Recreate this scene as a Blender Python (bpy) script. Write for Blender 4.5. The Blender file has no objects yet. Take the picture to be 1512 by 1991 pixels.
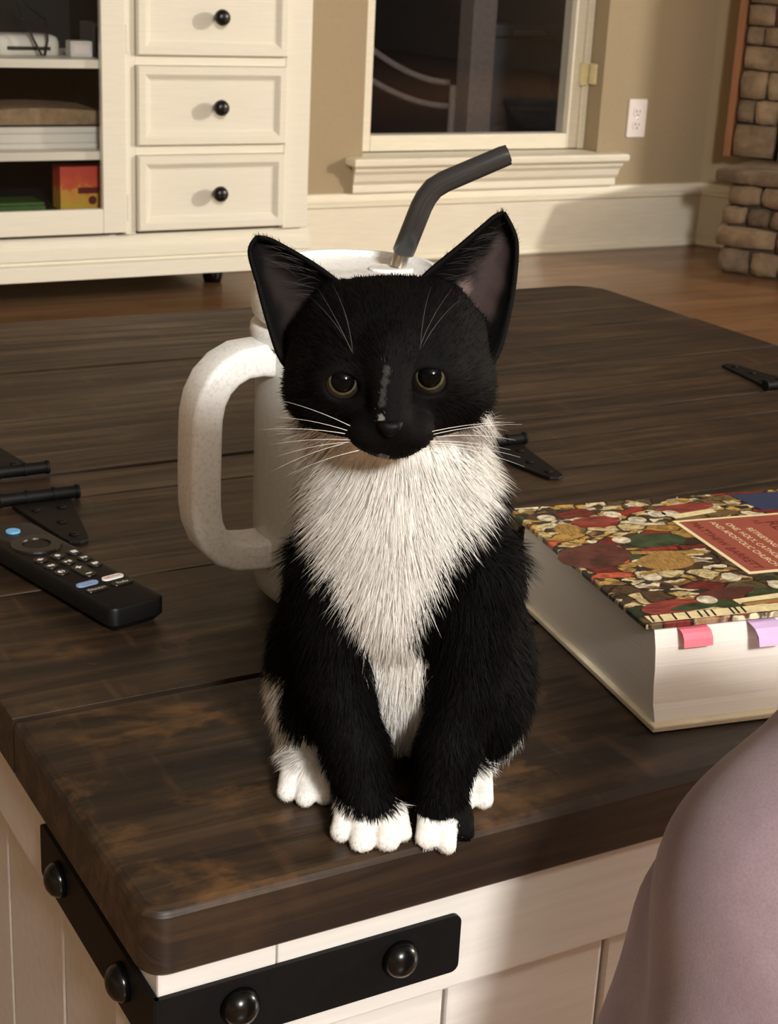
import bpy, bmesh, math, random
import numpy as np
from mathutils import Matrix, Vector

random.seed(7)
rng = np.random.default_rng(11)
scene = bpy.context.scene
COL = scene.collection
TT = 0.46                      # height of the coffee table top

# ------------------------------------------------------------------ camera
def cam_axes(pitch, roll, yaw):
    cy, sy = math.cos(yaw), math.sin(yaw)
    Rz = np.array([[cy, -sy, 0], [sy, cy, 0], [0, 0, 1]])
    cp, sp = math.cos(pitch), math.sin(pitch)
    P = np.array([[1, 0, 0], [0, -sp, -cp], [0, cp, -sp]])
    cr, sr = math.cos(roll), math.sin(roll)
    Rr = np.array([[cr, -sr, 0], [sr, cr, 0], [0, 0, 1]])
    return Rr @ P @ Rz
M = cam_axes(math.radians(19.6), math.radians(2.86), math.radians(29.9))
cam_data = bpy.data.cameras.new('camera')
cam = bpy.data.objects.new('camera', cam_data)
COL.objects.link(cam)
mw = Matrix.Identity(4)
for i in range(3):
    mw[i][0] = M[0][i]; mw[i][1] = -M[1][i]; mw[i][2] = -M[2][i]
mw[0][3], mw[1][3], mw[2][3] = 0.0, 0.0, TT + 0.371
cam.matrix_world = mw
cam_data.sensor_fit = 'HORIZONTAL'
cam_data.sensor_width = 36.0
cam_data.lens = 36.0 * 3028.0 / 1512.0
cam_data.clip_start = 0.02
cam_data.clip_end = 60
cam_data.dof.use_dof = True
cam_data.dof.focus_distance = 0.66
cam_data.dof.aperture_fstop = 60
scene.camera = cam

# ------------------------------------------------------------------ world, lamps, exposure
world = bpy.data.worlds.new('night'); scene.world = world
world.use_nodes = True
bg = world.node_tree.nodes['Background']
bg.inputs[0].default_value = (0.012, 0.014, 0.02, 1); bg.inputs[1].default_value = 0.12

def lamp(name, kind, loc, energy, color, size, target=None):
    d = bpy.data.lights.new(name, kind); d.energy = energy; d.color = color
    if kind == 'AREA':
        d.shape = 'DISK'; d.size = size
    else:
        d.shadow_soft_size = size
    o = bpy.data.objects.new(name, d); COL.objects.link(o); o.location = loc
    if target is not None:
        o.rotation_euler = (Vector(target) - Vector(loc)).to_track_quat('-Z', 'Y').to_euler()
    return o
WARM = (1.0, 0.95, 0.865)
lamp('ceiling_lamp', 'POINT', (-0.15, -2.65, 2.40), 490, (1.0, 0.978, 0.94), 0.26)
lamp('kitchen_lamp', 'POINT', (6.2, -0.6, 1.95), 580, WARM, 0.12)

scene.view_settings.view_transform = 'Standard'
scene.view_settings.look = 'None'
scene.view_settings.gamma = 1.0
scene.view_settings.use_curve_mapping = False
scene.view_settings.exposure = 0.32
scene.cycles.use_denoising = True
scene.cycles.max_bounces = 8
scene.cycles.transparent_max_bounces = 16

# ------------------------------------------------------------------ materials
def lin(r, g, b):
    def f(c):
        c /= 255.0
        return c / 12.92 if c <= 0.04045 else ((c + 0.055) / 1.055) ** 2.4
    return (f(r), f(g), f(b), 1.0)

class NT:
    def __init__(s, name):
        s.m = bpy.data.materials.new(name); s.m.use_nodes = True
        s.t = s.m.node_tree; s.n = s.t.nodes; s.l = s.t.links
        s.b = s.n['Principled BSDF']
    def node(s, typ, **kw):
        n = s.n.new(typ)
        for k, v in kw.items():
            if k.startswith('i_'):
                key = k[2:]
                key = int(key) if key.isdigit() else key.replace('_', ' ')
                n.inputs[key].default_value = v
            else:
                setattr(n, k, v)
        return n
    def link(s, a, b): s.l.new(a, b)
    def coords(s, scale=(1, 1, 1), loc=None, kind='Object', rand=False, rot=None):
        tc = s.node('ShaderNodeTexCoord')
        mp = s.node('ShaderNodeMapping'); mp.inputs['Scale'].default_value = scale
        if loc: mp.inputs['Location'].default_value = loc
        if rot: mp.inputs['Rotation'].default_value = rot
        if rand:
            oi = s.node('ShaderNodeObjectInfo')
            mul = s.node('ShaderNodeVectorMath', operation='SCALE'); mul.inputs[0].default_value = (37.0, 17.0, 53.0)
            s.link(oi.outputs['Random'], mul.inputs['Scale'])
            ad = s.node('ShaderNodeVectorMath', operation='ADD')
            s.link(tc.outputs[kind], ad.inputs[0]); s.link(mul.outputs[0], ad.inputs[1])
            s.link(ad.outputs[0], mp.inputs['Vector'])
        else:
            s.link(tc.outputs[kind], mp.inputs['Vector'])
        return mp.outputs['Vector']
    def noise(s, vec, scale, detail=4, rough=0.55, dist=0.0):
        n = s.node('ShaderNodeTexNoise'); n.inputs['Scale'].default_value = scale
        n.inputs['Detail'].default_value = detail; n.inputs['Roughness'].default_value = rough
        n.inputs['Distortion'].default_value = dist
        if vec is not None: s.link(vec, n.inputs['Vector'])
        return n
    def ramp(s, fac, stops, interp='LINEAR'):
        r = s.node('ShaderNodeValToRGB'); r.color_ramp.interpolation = interp
        e = r.color_ramp.elements
        while len(e) < len(stops): e.new(0.5)
        for el, (p, c) in zip(e, stops):
            el.position = p; el.color = c if len(c) == 4 else (*c, 1)
        s.link(fac, r.inputs['Fac'])
        return r.outputs['Color']
    def mix(s, fac, a, b, blend='MIX'):
        n = s.node('ShaderNodeMix', data_type='RGBA', blend_type=blend)
        for val, idx in ((fac, 0), (a, 6), (b, 7)):
            if hasattr(val, 'links'): s.link(val, n.inputs[idx])
            else: n.inputs[idx].default_value = val
        return n.outputs[2]
    def bump(s, h, strength=0.2, dist=0.001):
        b = s.node('ShaderNodeBump'); b.inputs['Strength'].default_value = strength
        b.inputs['Distance'].default_value = dist
        s.link(h, b.inputs['Height']); s.link(b.outputs['Normal'], s.b.inputs['Normal'])
    def base(s, v):
        if hasattr(v, 'links'): s.link(v, s.b.inputs['Base Color'])
        else: s.b.inputs['Base Color'].default_value = v

def plain(name, col, rough=0.5, metal=0.0, spec=0.5, var=0.08, scale=60.0, bump=0.0, bdist=0.0008, coat=0.0, stretch=(1, 1, 1)):
    """one colour with a little mottling, and fine relief when asked for"""
    t = NT(name)
    v = t.coords(stretch)
    n = t.noise(v, scale, 5)
    c = np.array(col[:3])
    t.base(t.ramp(n.outputs['Fac'], [(0.3, tuple(c * (1 - var))), (0.7, tuple(np.minimum(c * (1 + var), 1)))]))
    t.b.inputs['Roughness'].default_value = rough
    t.b.inputs['Metallic'].default_value = metal
    t.b.inputs['Specular IOR Level'].default_value = spec
    t.b.inputs['Coat Weight'].default_value = coat
    if bump: t.bump(n.outputs['Fac'], bump, bdist)
    return t.m

def wood_dark():
    t = NT('stained_wood')
    v = t.coords((2.2, 34, 34), rand=True)
    g = t.noise(v, 1.6, 8, 0.62, 1.2)
    v2 = t.coords((5, 5, 5), rand=True)
    big = t.noise(v2, 1.1, 3, 0.5)
    base = t.ramp(g.outputs['Fac'], [(0.30, lin(14, 9, 6)), (0.44, lin(35, 25, 16)), (0.56, lin(60, 45, 31)), (0.66, lin(80, 62, 43)), (0.8, lin(32, 22, 14))])
    bigm = t.ramp(big.outputs['Fac'], [(0.38, (0, 0, 0)), (0.68, (0.75, 0.75, 0.75))])
    dark = t.mix(bigm, base, lin(24, 15, 10))
    # cathedral figure: stretched, wandering rings, stronger in some places
    vw = t.coords((1.3, 7.5, 3), rand=True)
    wv = t.node('ShaderNodeTexWave', wave_type='RINGS'); wv.inputs['Scale'].default_value = 2.6; wv.inputs['Distortion'].default_value = 7.0
    wv.inputs['Detail'].default_value = 3; wv.inputs['Detail Scale'].default_value = 1.4
    t.link(vw, wv.inputs['Vector'])
    wl = t.ramp(wv.outputs['Fac'], [(0.0, (0.45, 0.42, 0.40)), (0.35, (1, 1, 1)), (0.85, (1.12, 1.1, 1.06))])
    wk = t.noise(t.coords((1.5, 5, 5), rand=True), 1.6, 2)
    wkm = t.ramp(wk.outputs['Fac'], [(0.42, (0, 0, 0)), (0.62, (0.85, 0.85, 0.85))])
    dark = t.mix(wkm, dark, t.mix(1.0, dark, wl, 'MULTIPLY'))
    # cross saw marks
    v3 = t.coords((90, 16, 4), rand=True, rot=(0, 0, 0.5))
    saw = t.noise(v3, 1.0, 3)
    sawm = t.ramp(saw.outputs['Fac'], [(0.58, (0, 0, 0)), (0.74, (1, 1, 1))])
    sm = t.node('ShaderNodeMath', operation='MULTIPLY'); sm.inputs[1].default_value = 0.16
    t.link(sawm, sm.inputs[0])
    tn = t.node('ShaderNodeTexCoord'); szn = t.node('ShaderNodeSeparateXYZ'); t.link(tn.outputs['Normal'], szn.inputs[0])
    smu = t.node('ShaderNodeMath', operation='MULTIPLY'); smu.use_clamp = True; t.link(sm.outputs[0], smu.inputs[0]); t.link(szn.outputs['Z'], smu.inputs[1])
    c2 = t.mix(smu.outputs[0], dark, lin(128, 92, 58))
    # rubbed-through patches showing raw orange wood
    vp = t.coords((14, 18, 9), loc=(3.1, 1.7, 0))
    p = t.noise(vp, 1.0, 9, 0.72, 0.3)
    pm = t.ramp(p.outputs['Fac'], [(0.53, (0, 0, 0)), (0.68, (1, 1, 1))])
    tc = t.node('ShaderNodeTexCoord')
    gx = t.node('ShaderNodeVectorMath', operation='DISTANCE'); gx.inputs[1].default_value = WEAR
    t.link(tc.outputs['Object'], gx.inputs[0])
    near = t.ramp(gx.outputs['Value'], [(0.10, (0.9, 0.9, 0.9)), (0.36, (0.16, 0.16, 0.16))])
    mm = t.node('ShaderNodeMath', operation='MULTIPLY'); t.link(pm, mm.inputs[0]); t.link(near, mm.inputs[1])
    sz = t.node('ShaderNodeSeparateXYZ'); t.link(tc.outputs['Normal'], sz.inputs[0])
    up = t.node('ShaderNodeMath', operation='MAXIMUM'); up.inputs[1].default_value = 0.12; t.link(sz.outputs['Z'], up.inputs[0])
    m2 = t.node('ShaderNodeMath', operation='MULTIPLY'); t.link(mm.outputs[0], m2.inputs[0]); t.link(up.outputs[0], m2.inputs[1])
    m3 = t.node('ShaderNodeMath', operation='MULTIPLY'); m3.inputs[1].default_value = 0.62; t.link(m2.outputs[0], m3.inputs[0])
    c3 = t.mix(m3.outputs[0], c2, lin(124, 86, 46))
    t.base(c3)
    t.b.inputs['Roughness'].default_value = 0.5
    rr = t.ramp(g.outputs['Fac'], [(0.3, (0.52, 0.52, 0.52)), (0.8, (0.34, 0.34, 0.34))])
    t.link(rr, t.b.inputs['Roughness'])
    t.bump(g.outputs['Fac'], 0.35, 0.0012)
    return t.m
WEAR = (0.075 - 0.0, 0.055, TT)     # near the worn corner, in the table's own coordinates

def wood_floor():
    t = NT('oak_floor')
    v = t.coords((1.6, 22, 10), rand=True)
    g = t.noise(v, 1.5, 6, 0.6, 0.6)
    oi = t.node('ShaderNodeObjectInfo')
    a = t.ramp(g.outputs['Fac'], [(0.25, lin(104, 76, 50)), (0.55, lin(136, 102, 70)), (0.85, lin(160, 124, 88))])
    tone = t.ramp(oi.outputs['Random'], [(0, (0.78, 0.76, 0.74)), (1, (1.08, 1.04, 1.0))])
    t.base(t.mix(1.0, a, tone, 'MULTIPLY'))
    t.b.inputs['Roughness'].default_value = 0.28
    t.bump(g.outputs['Fac'], 0.12, 0.0008)
    return t.m

def white_paint(name='white_paint', col=(228, 222, 205), strokes=(3, 40, 40), rough=0.45, var=0.05, bump=0.15):
    return plain(name, lin(*col), rough, var=var, scale=4.0, bump=bump, bdist=0.0006, stretch=strokes)

def stone_mat():
    t = NT('rough_stone')
    v = t.coords((1, 1, 1), rand=True)
    n = t.noise(v, 9, 8, 0.65, 0.5)
    oi = t.node('ShaderNodeObjectInfo')
    c = t.ramp(n.outputs['Fac'], [(0.25, lin(96, 78, 60)), (0.5, lin(142, 122, 98)), (0.78, lin(186, 166, 138))])
    tone = t.ramp(oi.outputs['Random'], [(0, (0.62, 0.60, 0.60)), (0.5, (0.95, 0.90, 0.86)), (1, (1.1, 1.05, 0.98))])
    t.base(t.mix(1.0, c, tone, 'MULTIPLY'))
    t.b.inputs['Roughness'].default_value = 0.85
    n2 = t.noise(v, 45, 6, 0.6)
    t.bump(n2.outputs['Fac'], 0.7, 0.006)
    return t.m

def glass_mat(name, tint=(1, 1, 1, 1), rough=0.02, mixf=0.92):
    """thin pane: clear with a Fresnel reflection"""
    t = NT(name)
    out = t.n['Material Output']
    tr = t.node('ShaderNodeBsdfTransparent'); tr.inputs[0].default_value = tint
    gl = t.node('ShaderNodeBsdfGlossy'); gl.inputs['Roughness'].default_value = rough
    fr = t.node('ShaderNodeFresnel'); fr.inputs[0].default_value = 1.26
    ms = t.node('ShaderNodeMixShader')
    t.link(fr.outputs[0], ms.inputs[0]); t.link(tr.outputs[0], ms.inputs[1]); t.link(gl.outputs[0], ms.inputs[2])
    t.link(ms.outputs[0], out.inputs[0])
    return t.m

def frosted():
    """milky translucent plastic of the tumbler's outer wall and handle"""
    t = NT('frosted_plastic')
    v = t.coords()
    n = t.noise(v, 420, 5, 0.6)
    c = t.ramp(n.outputs['Fac'], [(0.36, lin(222, 224, 222)), (0.5, lin(240, 241, 238))])
    t.base(c)
    t.b.inputs['Roughness'].default_value = 0.42
    t.b.inputs['Subsurface Weight'].default_value = 0.35
    t.b.inputs['Subsurface Radius'].default_value = (0.006, 0.006, 0.0055)
    t.bump(n.outputs['Fac'], 0.12, 0.0004)
    return t.m

def cover_art():
    """a crowded painted scene reduced to robe-like colour patches with dark outlines"""
    t = NT('printed_cover')
    v = t.coords((1, 1, 1))
    dn = t.noise(v, 55, 3)
    sc = t.node('ShaderNodeVectorMath', operation='SCALE'); sc.inputs['Scale'].default_value = 0.014
    t.link(dn.outputs['Color'], sc.inputs[0])
    ad = t.node('ShaderNodeVectorMath', operation='ADD'); t.link(v, ad.inputs[0]); t.link(sc.outputs[0], ad.inputs[1])
    mp = t.node('ShaderNodeMapping'); mp.inputs['Scale'].default_value = (52, 100, 1); mp.inputs['Rotation'].default_value = (0, 0, 0.25)
    t.link(ad.outputs[0], mp.inputs['Vector'])
    vo = t.node('ShaderNodeTexVoronoi', voronoi_dimensions='2D'); vo.inputs['Scale'].default_value = 1.0
    t.link(mp.outputs[0], vo.inputs['Vector'])
    ve = t.node('ShaderNodeTexVoronoi', voronoi_dimensions='2D', feature='DISTANCE_TO_EDGE'); ve.inputs['Scale'].default_value = 1.0
    t.link(mp.outputs[0], ve.inputs['Vector'])
    sep = t.node('ShaderNodeSeparateColor'); t.link(vo.outputs['Color'], sep.inputs[0])
    pal = [lin(84, 62, 44), lin(150, 44, 38), lin(60, 76, 44), lin(178, 140, 70), lin(56, 42, 34), lin(208, 190, 140), lin(112, 40, 34),
           lin(120, 96, 64), lin(40, 52, 36), lin(196, 92, 66), lin(90, 78, 52), lin(222, 210, 176)]
    big = t.ramp(sep.outputs[0], [(i / 12.0, c) for i, c in enumerate(pal)], 'CONSTANT')
    # smaller patches: faces, scrolls, folds
    mp2 = t.node('ShaderNodeMapping'); mp2.inputs['Scale'].default_value = (150, 260, 1); mp2.inputs['Rotation'].default_value = (0, 0, -0.3)
    t.link(ad.outputs[0], mp2.inputs['Vector'])
    vo2 = t.node('ShaderNodeTexVoronoi', voronoi_dimensions='2D'); vo2.inputs['Scale'].default_value = 1.0
    t.link(mp2.outputs[0], vo2.inputs['Vector'])
    sep2 = t.node('ShaderNodeSeparateColor'); t.link(vo2.outputs['Color'], sep2.inputs[0])
    small = t.ramp(sep2.outputs[0], [(0, lin(70, 54, 40)), (0.2, lin(214, 196, 150)), (0.4, lin(142, 112, 70)), (0.55, lin(52, 44, 34)),
                                     (0.7, lin(196, 160, 84)), (0.85, lin(228, 218, 190))], 'CONSTANT')
    pick = t.ramp(sep.outputs[1], [(0.52, (0, 0, 0)), (0.55, (1, 1, 1))])
    c = t.mix(pick, big, small)
    fold = t.noise(mp2.outputs[0], 1.3, 3, 0.5, 1.0)
    foldc = t.ramp(fold.outputs['Fac'], [(0.38, (0.28, 0.25, 0.22)), (0.58, (1, 1, 1))])
    c = t.mix(0.8, c, foldc, 'MULTIPLY')
    line = t.ramp(ve.outputs['Distance'], [(0.02, (0.10, 0.08, 0.06)), (0.07, (1, 1, 1))])
    c = t.mix(1.0, c, line, 'MULTIPLY')
    t.base(c)
    t.b.inputs['Roughness'].default_value = 0.38
    return t.m

def fabric_mat():
    t = NT('mauve_knit')
    v = t.coords()
    n = t.noise(v, 900, 3, 0.6)
    n2 = t.noise(v, 26, 4)
    c = t.ramp(n2.outputs['Fac'], [(0.3, lin(138, 120, 127)), (0.7, lin(158, 139, 146))])
    d = t.ramp(n.outputs['Fac'], [(0.3, (0.86, 0.85, 0.86)), (0.7, (1.06, 1.05, 1.06))])
    t.base(t.mix(1.0, c, d, 'MULTIPLY'))
    t.b.inputs['Roughness'].default_value = 0.95
    t.b.inputs['Sheen Weight'].default_value = 0.25
    t.b.inputs['Specular IOR Level'].default_value = 0.15
    t.bump(n.outputs['Fac'], 0.25, 0.0006)
    return t.m

def coat_mat(name='cat_coat', rough=0.7, spec=0.06, through=0.0):
    t = NT(name)
    at = t.node('ShaderNodeAttribute', attribute_name='coat')
    v = t.coords()
    n = t.noise(v, 700, 3)
    d = t.ramp(n.outputs['Fac'], [(0.3, (0.85, 0.85, 0.85)), (0.7, (1.0, 1.0, 1.0))])
    t.base(t.mix(1.0, at.outputs['Color'], d, 'MULTIPLY'))
    t.b.inputs['Roughness'].default_value = rough
    t.b.inputs['Specular IOR Level'].default_value = spec
    if through:                                   # hairs let light through
        tl = t.node('ShaderNodeBsdfTranslucent'); t.link(at.outputs['Color'], tl.inputs[0])
        ms = t.node('ShaderNodeMixShader'); ms.inputs[0].default_value = through
        t.link(t.b.outputs[0], ms.inputs[1]); t.link(tl.outputs[0], ms.inputs[2]); t.link(ms.outputs[0], t.n['Material Output'].inputs[0])
    return t.m

MT = dict(
    wood=wood_dark(), floor=wood_floor(), stone=stone_mat(), frosted=frosted(), cover=cover_art(), fabric=fabric_mat(), coat=coat_mat(),
    wall=plain('tan_wall_paint', lin(164, 146, 116), 0.85, var=0.025, scale=90, bump=0.12),
    ceiling=plain('ceiling_paint', lin(172, 168, 162), 0.9, var=0.02),
    trim=white_paint('trim_paint', (232, 224, 203)),
    cabinet=white_paint('cabinet_paint', (234, 229, 213), (2.5, 2.5, 60), var=0.03),
    cabinet_in=plain('cabinet_inside', lin(18, 16, 14), 0.8),
    frame=white_paint('table_frame_paint', (212, 208, 203), (3, 40, 40), var=0.06, bump=0.3),
    hinge=plain('hinge_iron', lin(9, 9, 9), 0.55, spec=0.2, var=0.3, scale=300, bump=0.15, bdist=0.0004),
    black=plain('black_iron', lin(6, 6, 6), 0.22, 0.0, spec=0.4, var=0.25, scale=300),
    knob=plain('black_knob', lin(14, 13, 13), 0.3),
    remote=plain('black_plastic', lin(10, 10, 10), 0.45, spec=0.3, var=0.05),
    remote_key=plain('black_key', lin(12, 12, 12), 0.35),
    print_white=plain('white_print', lin(232, 228, 222), 0.5),
    print_red=plain('red_print', lin(196, 40, 44), 0.5),
    blue=plain('blue_key', lin(104, 168, 214), 0.4),
    pale_blue=plain('pale_blue_key', lin(120, 150, 190), 0.4),
    pages=plain('page_edges', lin(226, 220, 212), 0.9, var=0.035, scale=1.0, bump=0.25, bdist=0.0005, stretch=(8, 8, 900)),
    board=plain('cover_board', lin(216, 204, 176), 0.6),
    red_panel=plain('red_panel_print', lin(150, 78, 64), 0.4, var=0.04),
    cream=plain('cream_print', lin(238, 222, 176), 0.4),
    dark_red=plain('dark_red_print', lin(100, 34, 30), 0.4),
    navy=plain('navy_print', lin(44, 56, 84), 0.4),
    pink=plain('pink_paper', lin(236, 120, 138), 0.7),
    lilac=plain('lilac_paper', lin(202, 174, 214), 0.7),
    silicone=plain('grey_silicone', lin(50, 50, 50), 0.2, spec=0.6, var=0.04),
    steel=plain('steel', lin(190, 184, 172), 0.22, 1.0, var=0.02),
    liner=plain('milky_liner', lin(206, 204, 194), 0.55, var=0.03),
    liquid=plain('pale_liquid', lin(176, 174, 166), 0.5, var=0.03),
    night_glass=glass_mat('window_glass'),
    door_glass=glass_mat('cabinet_glass'),
    latch=plain('cream_latch', lin(226, 212, 164), 0.4),
    plate=plain('outlet_plastic', lin(236, 226, 220), 0.4, var=0.01),
    slot=plain('dark_slot', lin(58, 50, 46), 0.6),
    copper=plain('stained_trim', lin(150, 100, 66), 0.55, var=0.2, scale=5, stretch=(30, 30, 2)),
    mortar=plain('mortar', lin(72, 62, 52), 0.95, var=0.2, scale=40, bump=0.4),
    soot=plain('sooty_metal', lin(40, 36, 38), 0.7),
    screen=plain('screen_metal', lin(98, 88, 92), 0.5),
    outside_grey=plain('reflection_grey', lin(150, 138, 132), 0.7, var=0.15),
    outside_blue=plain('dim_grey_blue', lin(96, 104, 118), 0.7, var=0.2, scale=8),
    orange=None, green=plain('green_box', lin(58, 96, 34), 0.5, var=0.15),
    tray=plain('brown_wicker', lin(138, 116, 88), 0.8, var=0.3, scale=40, bump=0.5),
    paper=plain('white_tray', lin(214, 212, 202), 0.6, var=0.06, scale=6),
    white_plastic=plain('white_plastic', lin(214, 212, 204), 0.5),
    cable=plain('black_cable', lin(24, 22, 22), 0.5),
    nose=plain('black_nose', lin(8, 7, 7), 0.5, spec=0.12, var=0.2, scale=900, bump=0.3, bdist=0.0003),
    whisker=plain('white_whisker', lin(235, 232, 226), 0.4, var=0.0),
    brow=plain('grey_whisker', lin(72, 70, 68), 0.5, var=0.0),
    under=plain('table_underside', lin(50, 38, 30), 0.8),
)
def orange_mat():
    t = NT('orange_yellow_box')
    v = t.coords()
    sx = t.node('ShaderNodeSeparateXYZ'); t.link(v, sx.inputs[0])
    n = t.noise(v, 45, 4)
    ad = t.node('ShaderNodeMath', operation='MULTIPLY_ADD'); ad.inputs[1].default_value = 10.5
    t.link(sx.outputs['Z'], ad.inputs[0]); t.link(n.outputs['Fac'], ad.inputs[2])
    sub = t.node('ShaderNodeMath', operation='SUBTRACT'); sub.inputs[1].default_value = 0.5; t.link(ad.outputs[0], sub.inputs[0])
    t.base(t.ramp(sub.outputs[0], [(0.05, lin(206, 176, 60)), (0.45, lin(214, 150, 66)), (0.55, lin(206, 92, 52)), (0.9, lin(196, 72, 56))]))
    return t.m
MT['orange'] = orange_mat()

# ------------------------------------------------------------------ mesh helpers
class MB:
    def __init__(s): s.v = []; s.f = []
    def add(s, vs, fs):
        o = len(s.v); s.v += [tuple(map(float, p)) for p in vs]; s.f += [tuple(i + o for i in f) for f in fs]; return s
    def box(s, x0, x1, y0, y1, z0, z1):
        return s.add([(x0, y0, z0), (x1, y0, z0), (x1, y1, z0), (x0, y1, z0), (x0, y0, z1), (x1, y0, z1), (x1, y1, z1), (x0, y1, z1)],
                     [(3, 2, 1, 0), (4, 5, 6, 7), (0, 1, 5, 4), (1, 2, 6, 5), (2, 3, 7, 6), (3, 0, 4, 7)])
    def loft(s, rings, cap0=True, cap1=True, closed=True):
        n = len(rings[0]); vs = [p for r in rings for p in r]; fs = []
        for i in range(len(rings) - 1):
            for j in range(n if closed else n - 1):
                k = (j + 1) % n
                fs.append((i * n + j, i * n + k, (i + 1) * n + k, (i + 1) * n + j))
        if cap0: fs.append(tuple(reversed(range(n))))
        if cap1: fs.append(tuple(range((len(rings) - 1) * n, len(rings) * n)))
        return s.add(vs, fs)
    def prism(s, poly, z0, z1, bev=0.0, bev_bottom=0.0):
        """ccw outline extruded, with a small rounded top edge"""
        def inset(d):
            n = len(poly); out = []
            for i in range(n):
                p0, p1, p2 = (np.array(poly[(i + k) % n], float) for k in (-1, 0, 1))
                e1 = (p1 - p0) / (np.linalg.norm(p1 - p0) + 1e-12); e2 = (p2 - p1) / (np.linalg.norm(p2 - p1) + 1e-12)
                n1 = np.array([-e1[1], e1[0]]); n2 = np.array([-e2[1], e2[0]])
                m = (n1 + n2); m = m / (m @ m) * 2 if m @ m > 1e-9 else n1
                out.append(p1 + m * d)
            return out
        rings = []
        if bev_bottom:
            rings.append([(*p, z0) for p in inset(bev_bottom)]); rings.append([(*p, z0 + bev_bottom) for p in poly])
        else:
            rings.append([(*p, z0) for p in poly])
        if bev:
            rings.append([(*p, z1 - bev) for p in poly])
            rings.append([(*p, z1 - bev * 0.3) for p in inset(bev * 0.3)])
            rings.append([(*p, z1) for p in inset(bev)])
        else:
            rings.append([(*p, z1) for p in poly])
        return s.loft(rings)
    def lathe(s, prof, c=(0, 0, 0), seg=32, axis='z'):
        rings = []
        for r, h in prof:
            ring = []
            for j in range(seg):
                a = 2 * math.pi * j / seg; x, y = r * math.cos(a), r * math.sin(a)
                ring.append({'z': (c[0] + x, c[1] + y, c[2] + h), '-y': (c[0] + x, c[1] - h, c[2] + y), '-x': (c[0] - h, c[1] - x, c[2] + y)}[axis])
            rings.append(ring)
        return s.loft(rings)
    def tube(s, pts, rad, seg=8, cap=True):
        pts = [np.array(p, float) for p in pts]; n = len(pts)
        rad = rad if hasattr(rad, '__len__') else [rad] * n
        rings = []; up = None
        for i in range(n):
            t = pts[min(i + 1, n - 1)] - pts[max(i - 1, 0)]; t = t / (np.linalg.norm(t) + 1e-12)
            if up is None:
                up = np.array([0, 0, 1.0]) if abs(t[2]) < 0.9 else np.array([1.0, 0, 0])
            a = np.cross(t, up); a /= np.linalg.norm(a) + 1e-12; b = np.cross(a, t); up = b
            rings.append([tuple(pts[i] + rad[i] * (math.cos(2 * math.pi * j / seg) * a + math.sin(2 * math.pi * j / seg) * b)) for j in range(seg)])
        return s.loft(rings, cap, cap)
    def build(s, name, mat, parent=None, smooth=False, bevel=0.0, seg=2, off=(0, 0, 0), angle=None):
        me = bpy.data.meshes.new(name)
        vs = [(p[0] - off[0], p[1] - off[1], p[2] - off[2]) for p in s.v]
        me.from_pydata(vs, [], s.f)
        bm = bmesh.new(); bm.from_mesh(me)
        bmesh.ops.recalc_face_normals(bm, faces=bm.faces)
        if bevel:
            bmesh.ops.bevel(bm, geom=list(bm.edges), offset=bevel, segments=seg, profile=0.6, affect='EDGES', clamp_overlap=True)
        bm.to_mesh(me); bm.free()
        if smooth:
            me.polygons.foreach_set('use_smooth', [True] * len(me.polygons))
            if angle: 
                try: me.set_sharp_from_angle(angle=angle)
                except Exception: pass
        return link(name, me, mat, parent)

def link(name, me, mat, parent=None):
    o = bpy.data.objects.new(name, me); COL.objects.link(o)
    if mat is not None: me.materials.append(MT[mat] if isinstance(mat, str) else mat)
    if parent is not None: o.parent = parent
    return o
def tag(o, label, cat, group=None):
    o['label'] = label; o['category'] = cat
    if group: o['group'] = group
    return o
def struct(o, label=None):
    o['kind'] = 'structure'
    if label: o['label'] = label
    return o
def thing(name, label, cat, loc=(0, 0, 0), rz=0.0, group=None):
    o = bpy.data.objects.new(name, None); COL.objects.link(o)
    o.location = loc; o.rotation_euler = (0, 0, rz); o.empty_display_size = 0.05
    return tag(o, label, cat, group)
def bx(x0, x1, y0, y1, z0, z1): return MB().box(x0, x1, y0, y1, z0, z1)
def round_rect(x0, x1, y0, y1, r, n=5):
    rr = r if hasattr(r, '__len__') else (r, r, r, r)      # bl, br, tr, tl
    out = []
    for (cx, cy, a0, q) in ((x0, y0, math.pi, rr[0]), (x1, y0, 1.5 * math.pi, rr[1]), (x1, y1, 0, rr[2]), (x0, y1, 0.5 * math.pi, rr[3])):
        sx = 1 if cx == x0 else -1; sy = 1 if cy == y0 else -1
        if q <= 0: out.append((cx, cy)); continue
        ox, oy = cx + sx * q, cy + sy * q
        for k in range(n + 1):
            a = a0 + 0.5 * math.pi * k / n
            out.append((ox + q * math.cos(a), oy + q * math.sin(a)))
    return out
def text_mesh(name, body, size, mat, parent, loc, rz=0.0, align='LEFT', extrude=0.0, rot=None):
    cu = bpy.data.curves.new(name, 'FONT'); cu.body = body; cu.size = size; cu.align_x = align; cu.extrude = extrude
    tmp = bpy.data.objects.new(name + '_tmp', cu); COL.objects.link(tmp)
    dg = bpy.context.evaluated_depsgraph_get(); dg.update()
    me = bpy.data.meshes.new_from_object(tmp.evaluated_get(dg))
    bpy.data.objects.remove(tmp); bpy.data.curves.remove(cu)
    me.materials.clear()
    o = link(name, me, mat, parent)
    o.location = loc; o.rotation_euler = rot if rot else (0, 0, rz)
    return o

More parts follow.
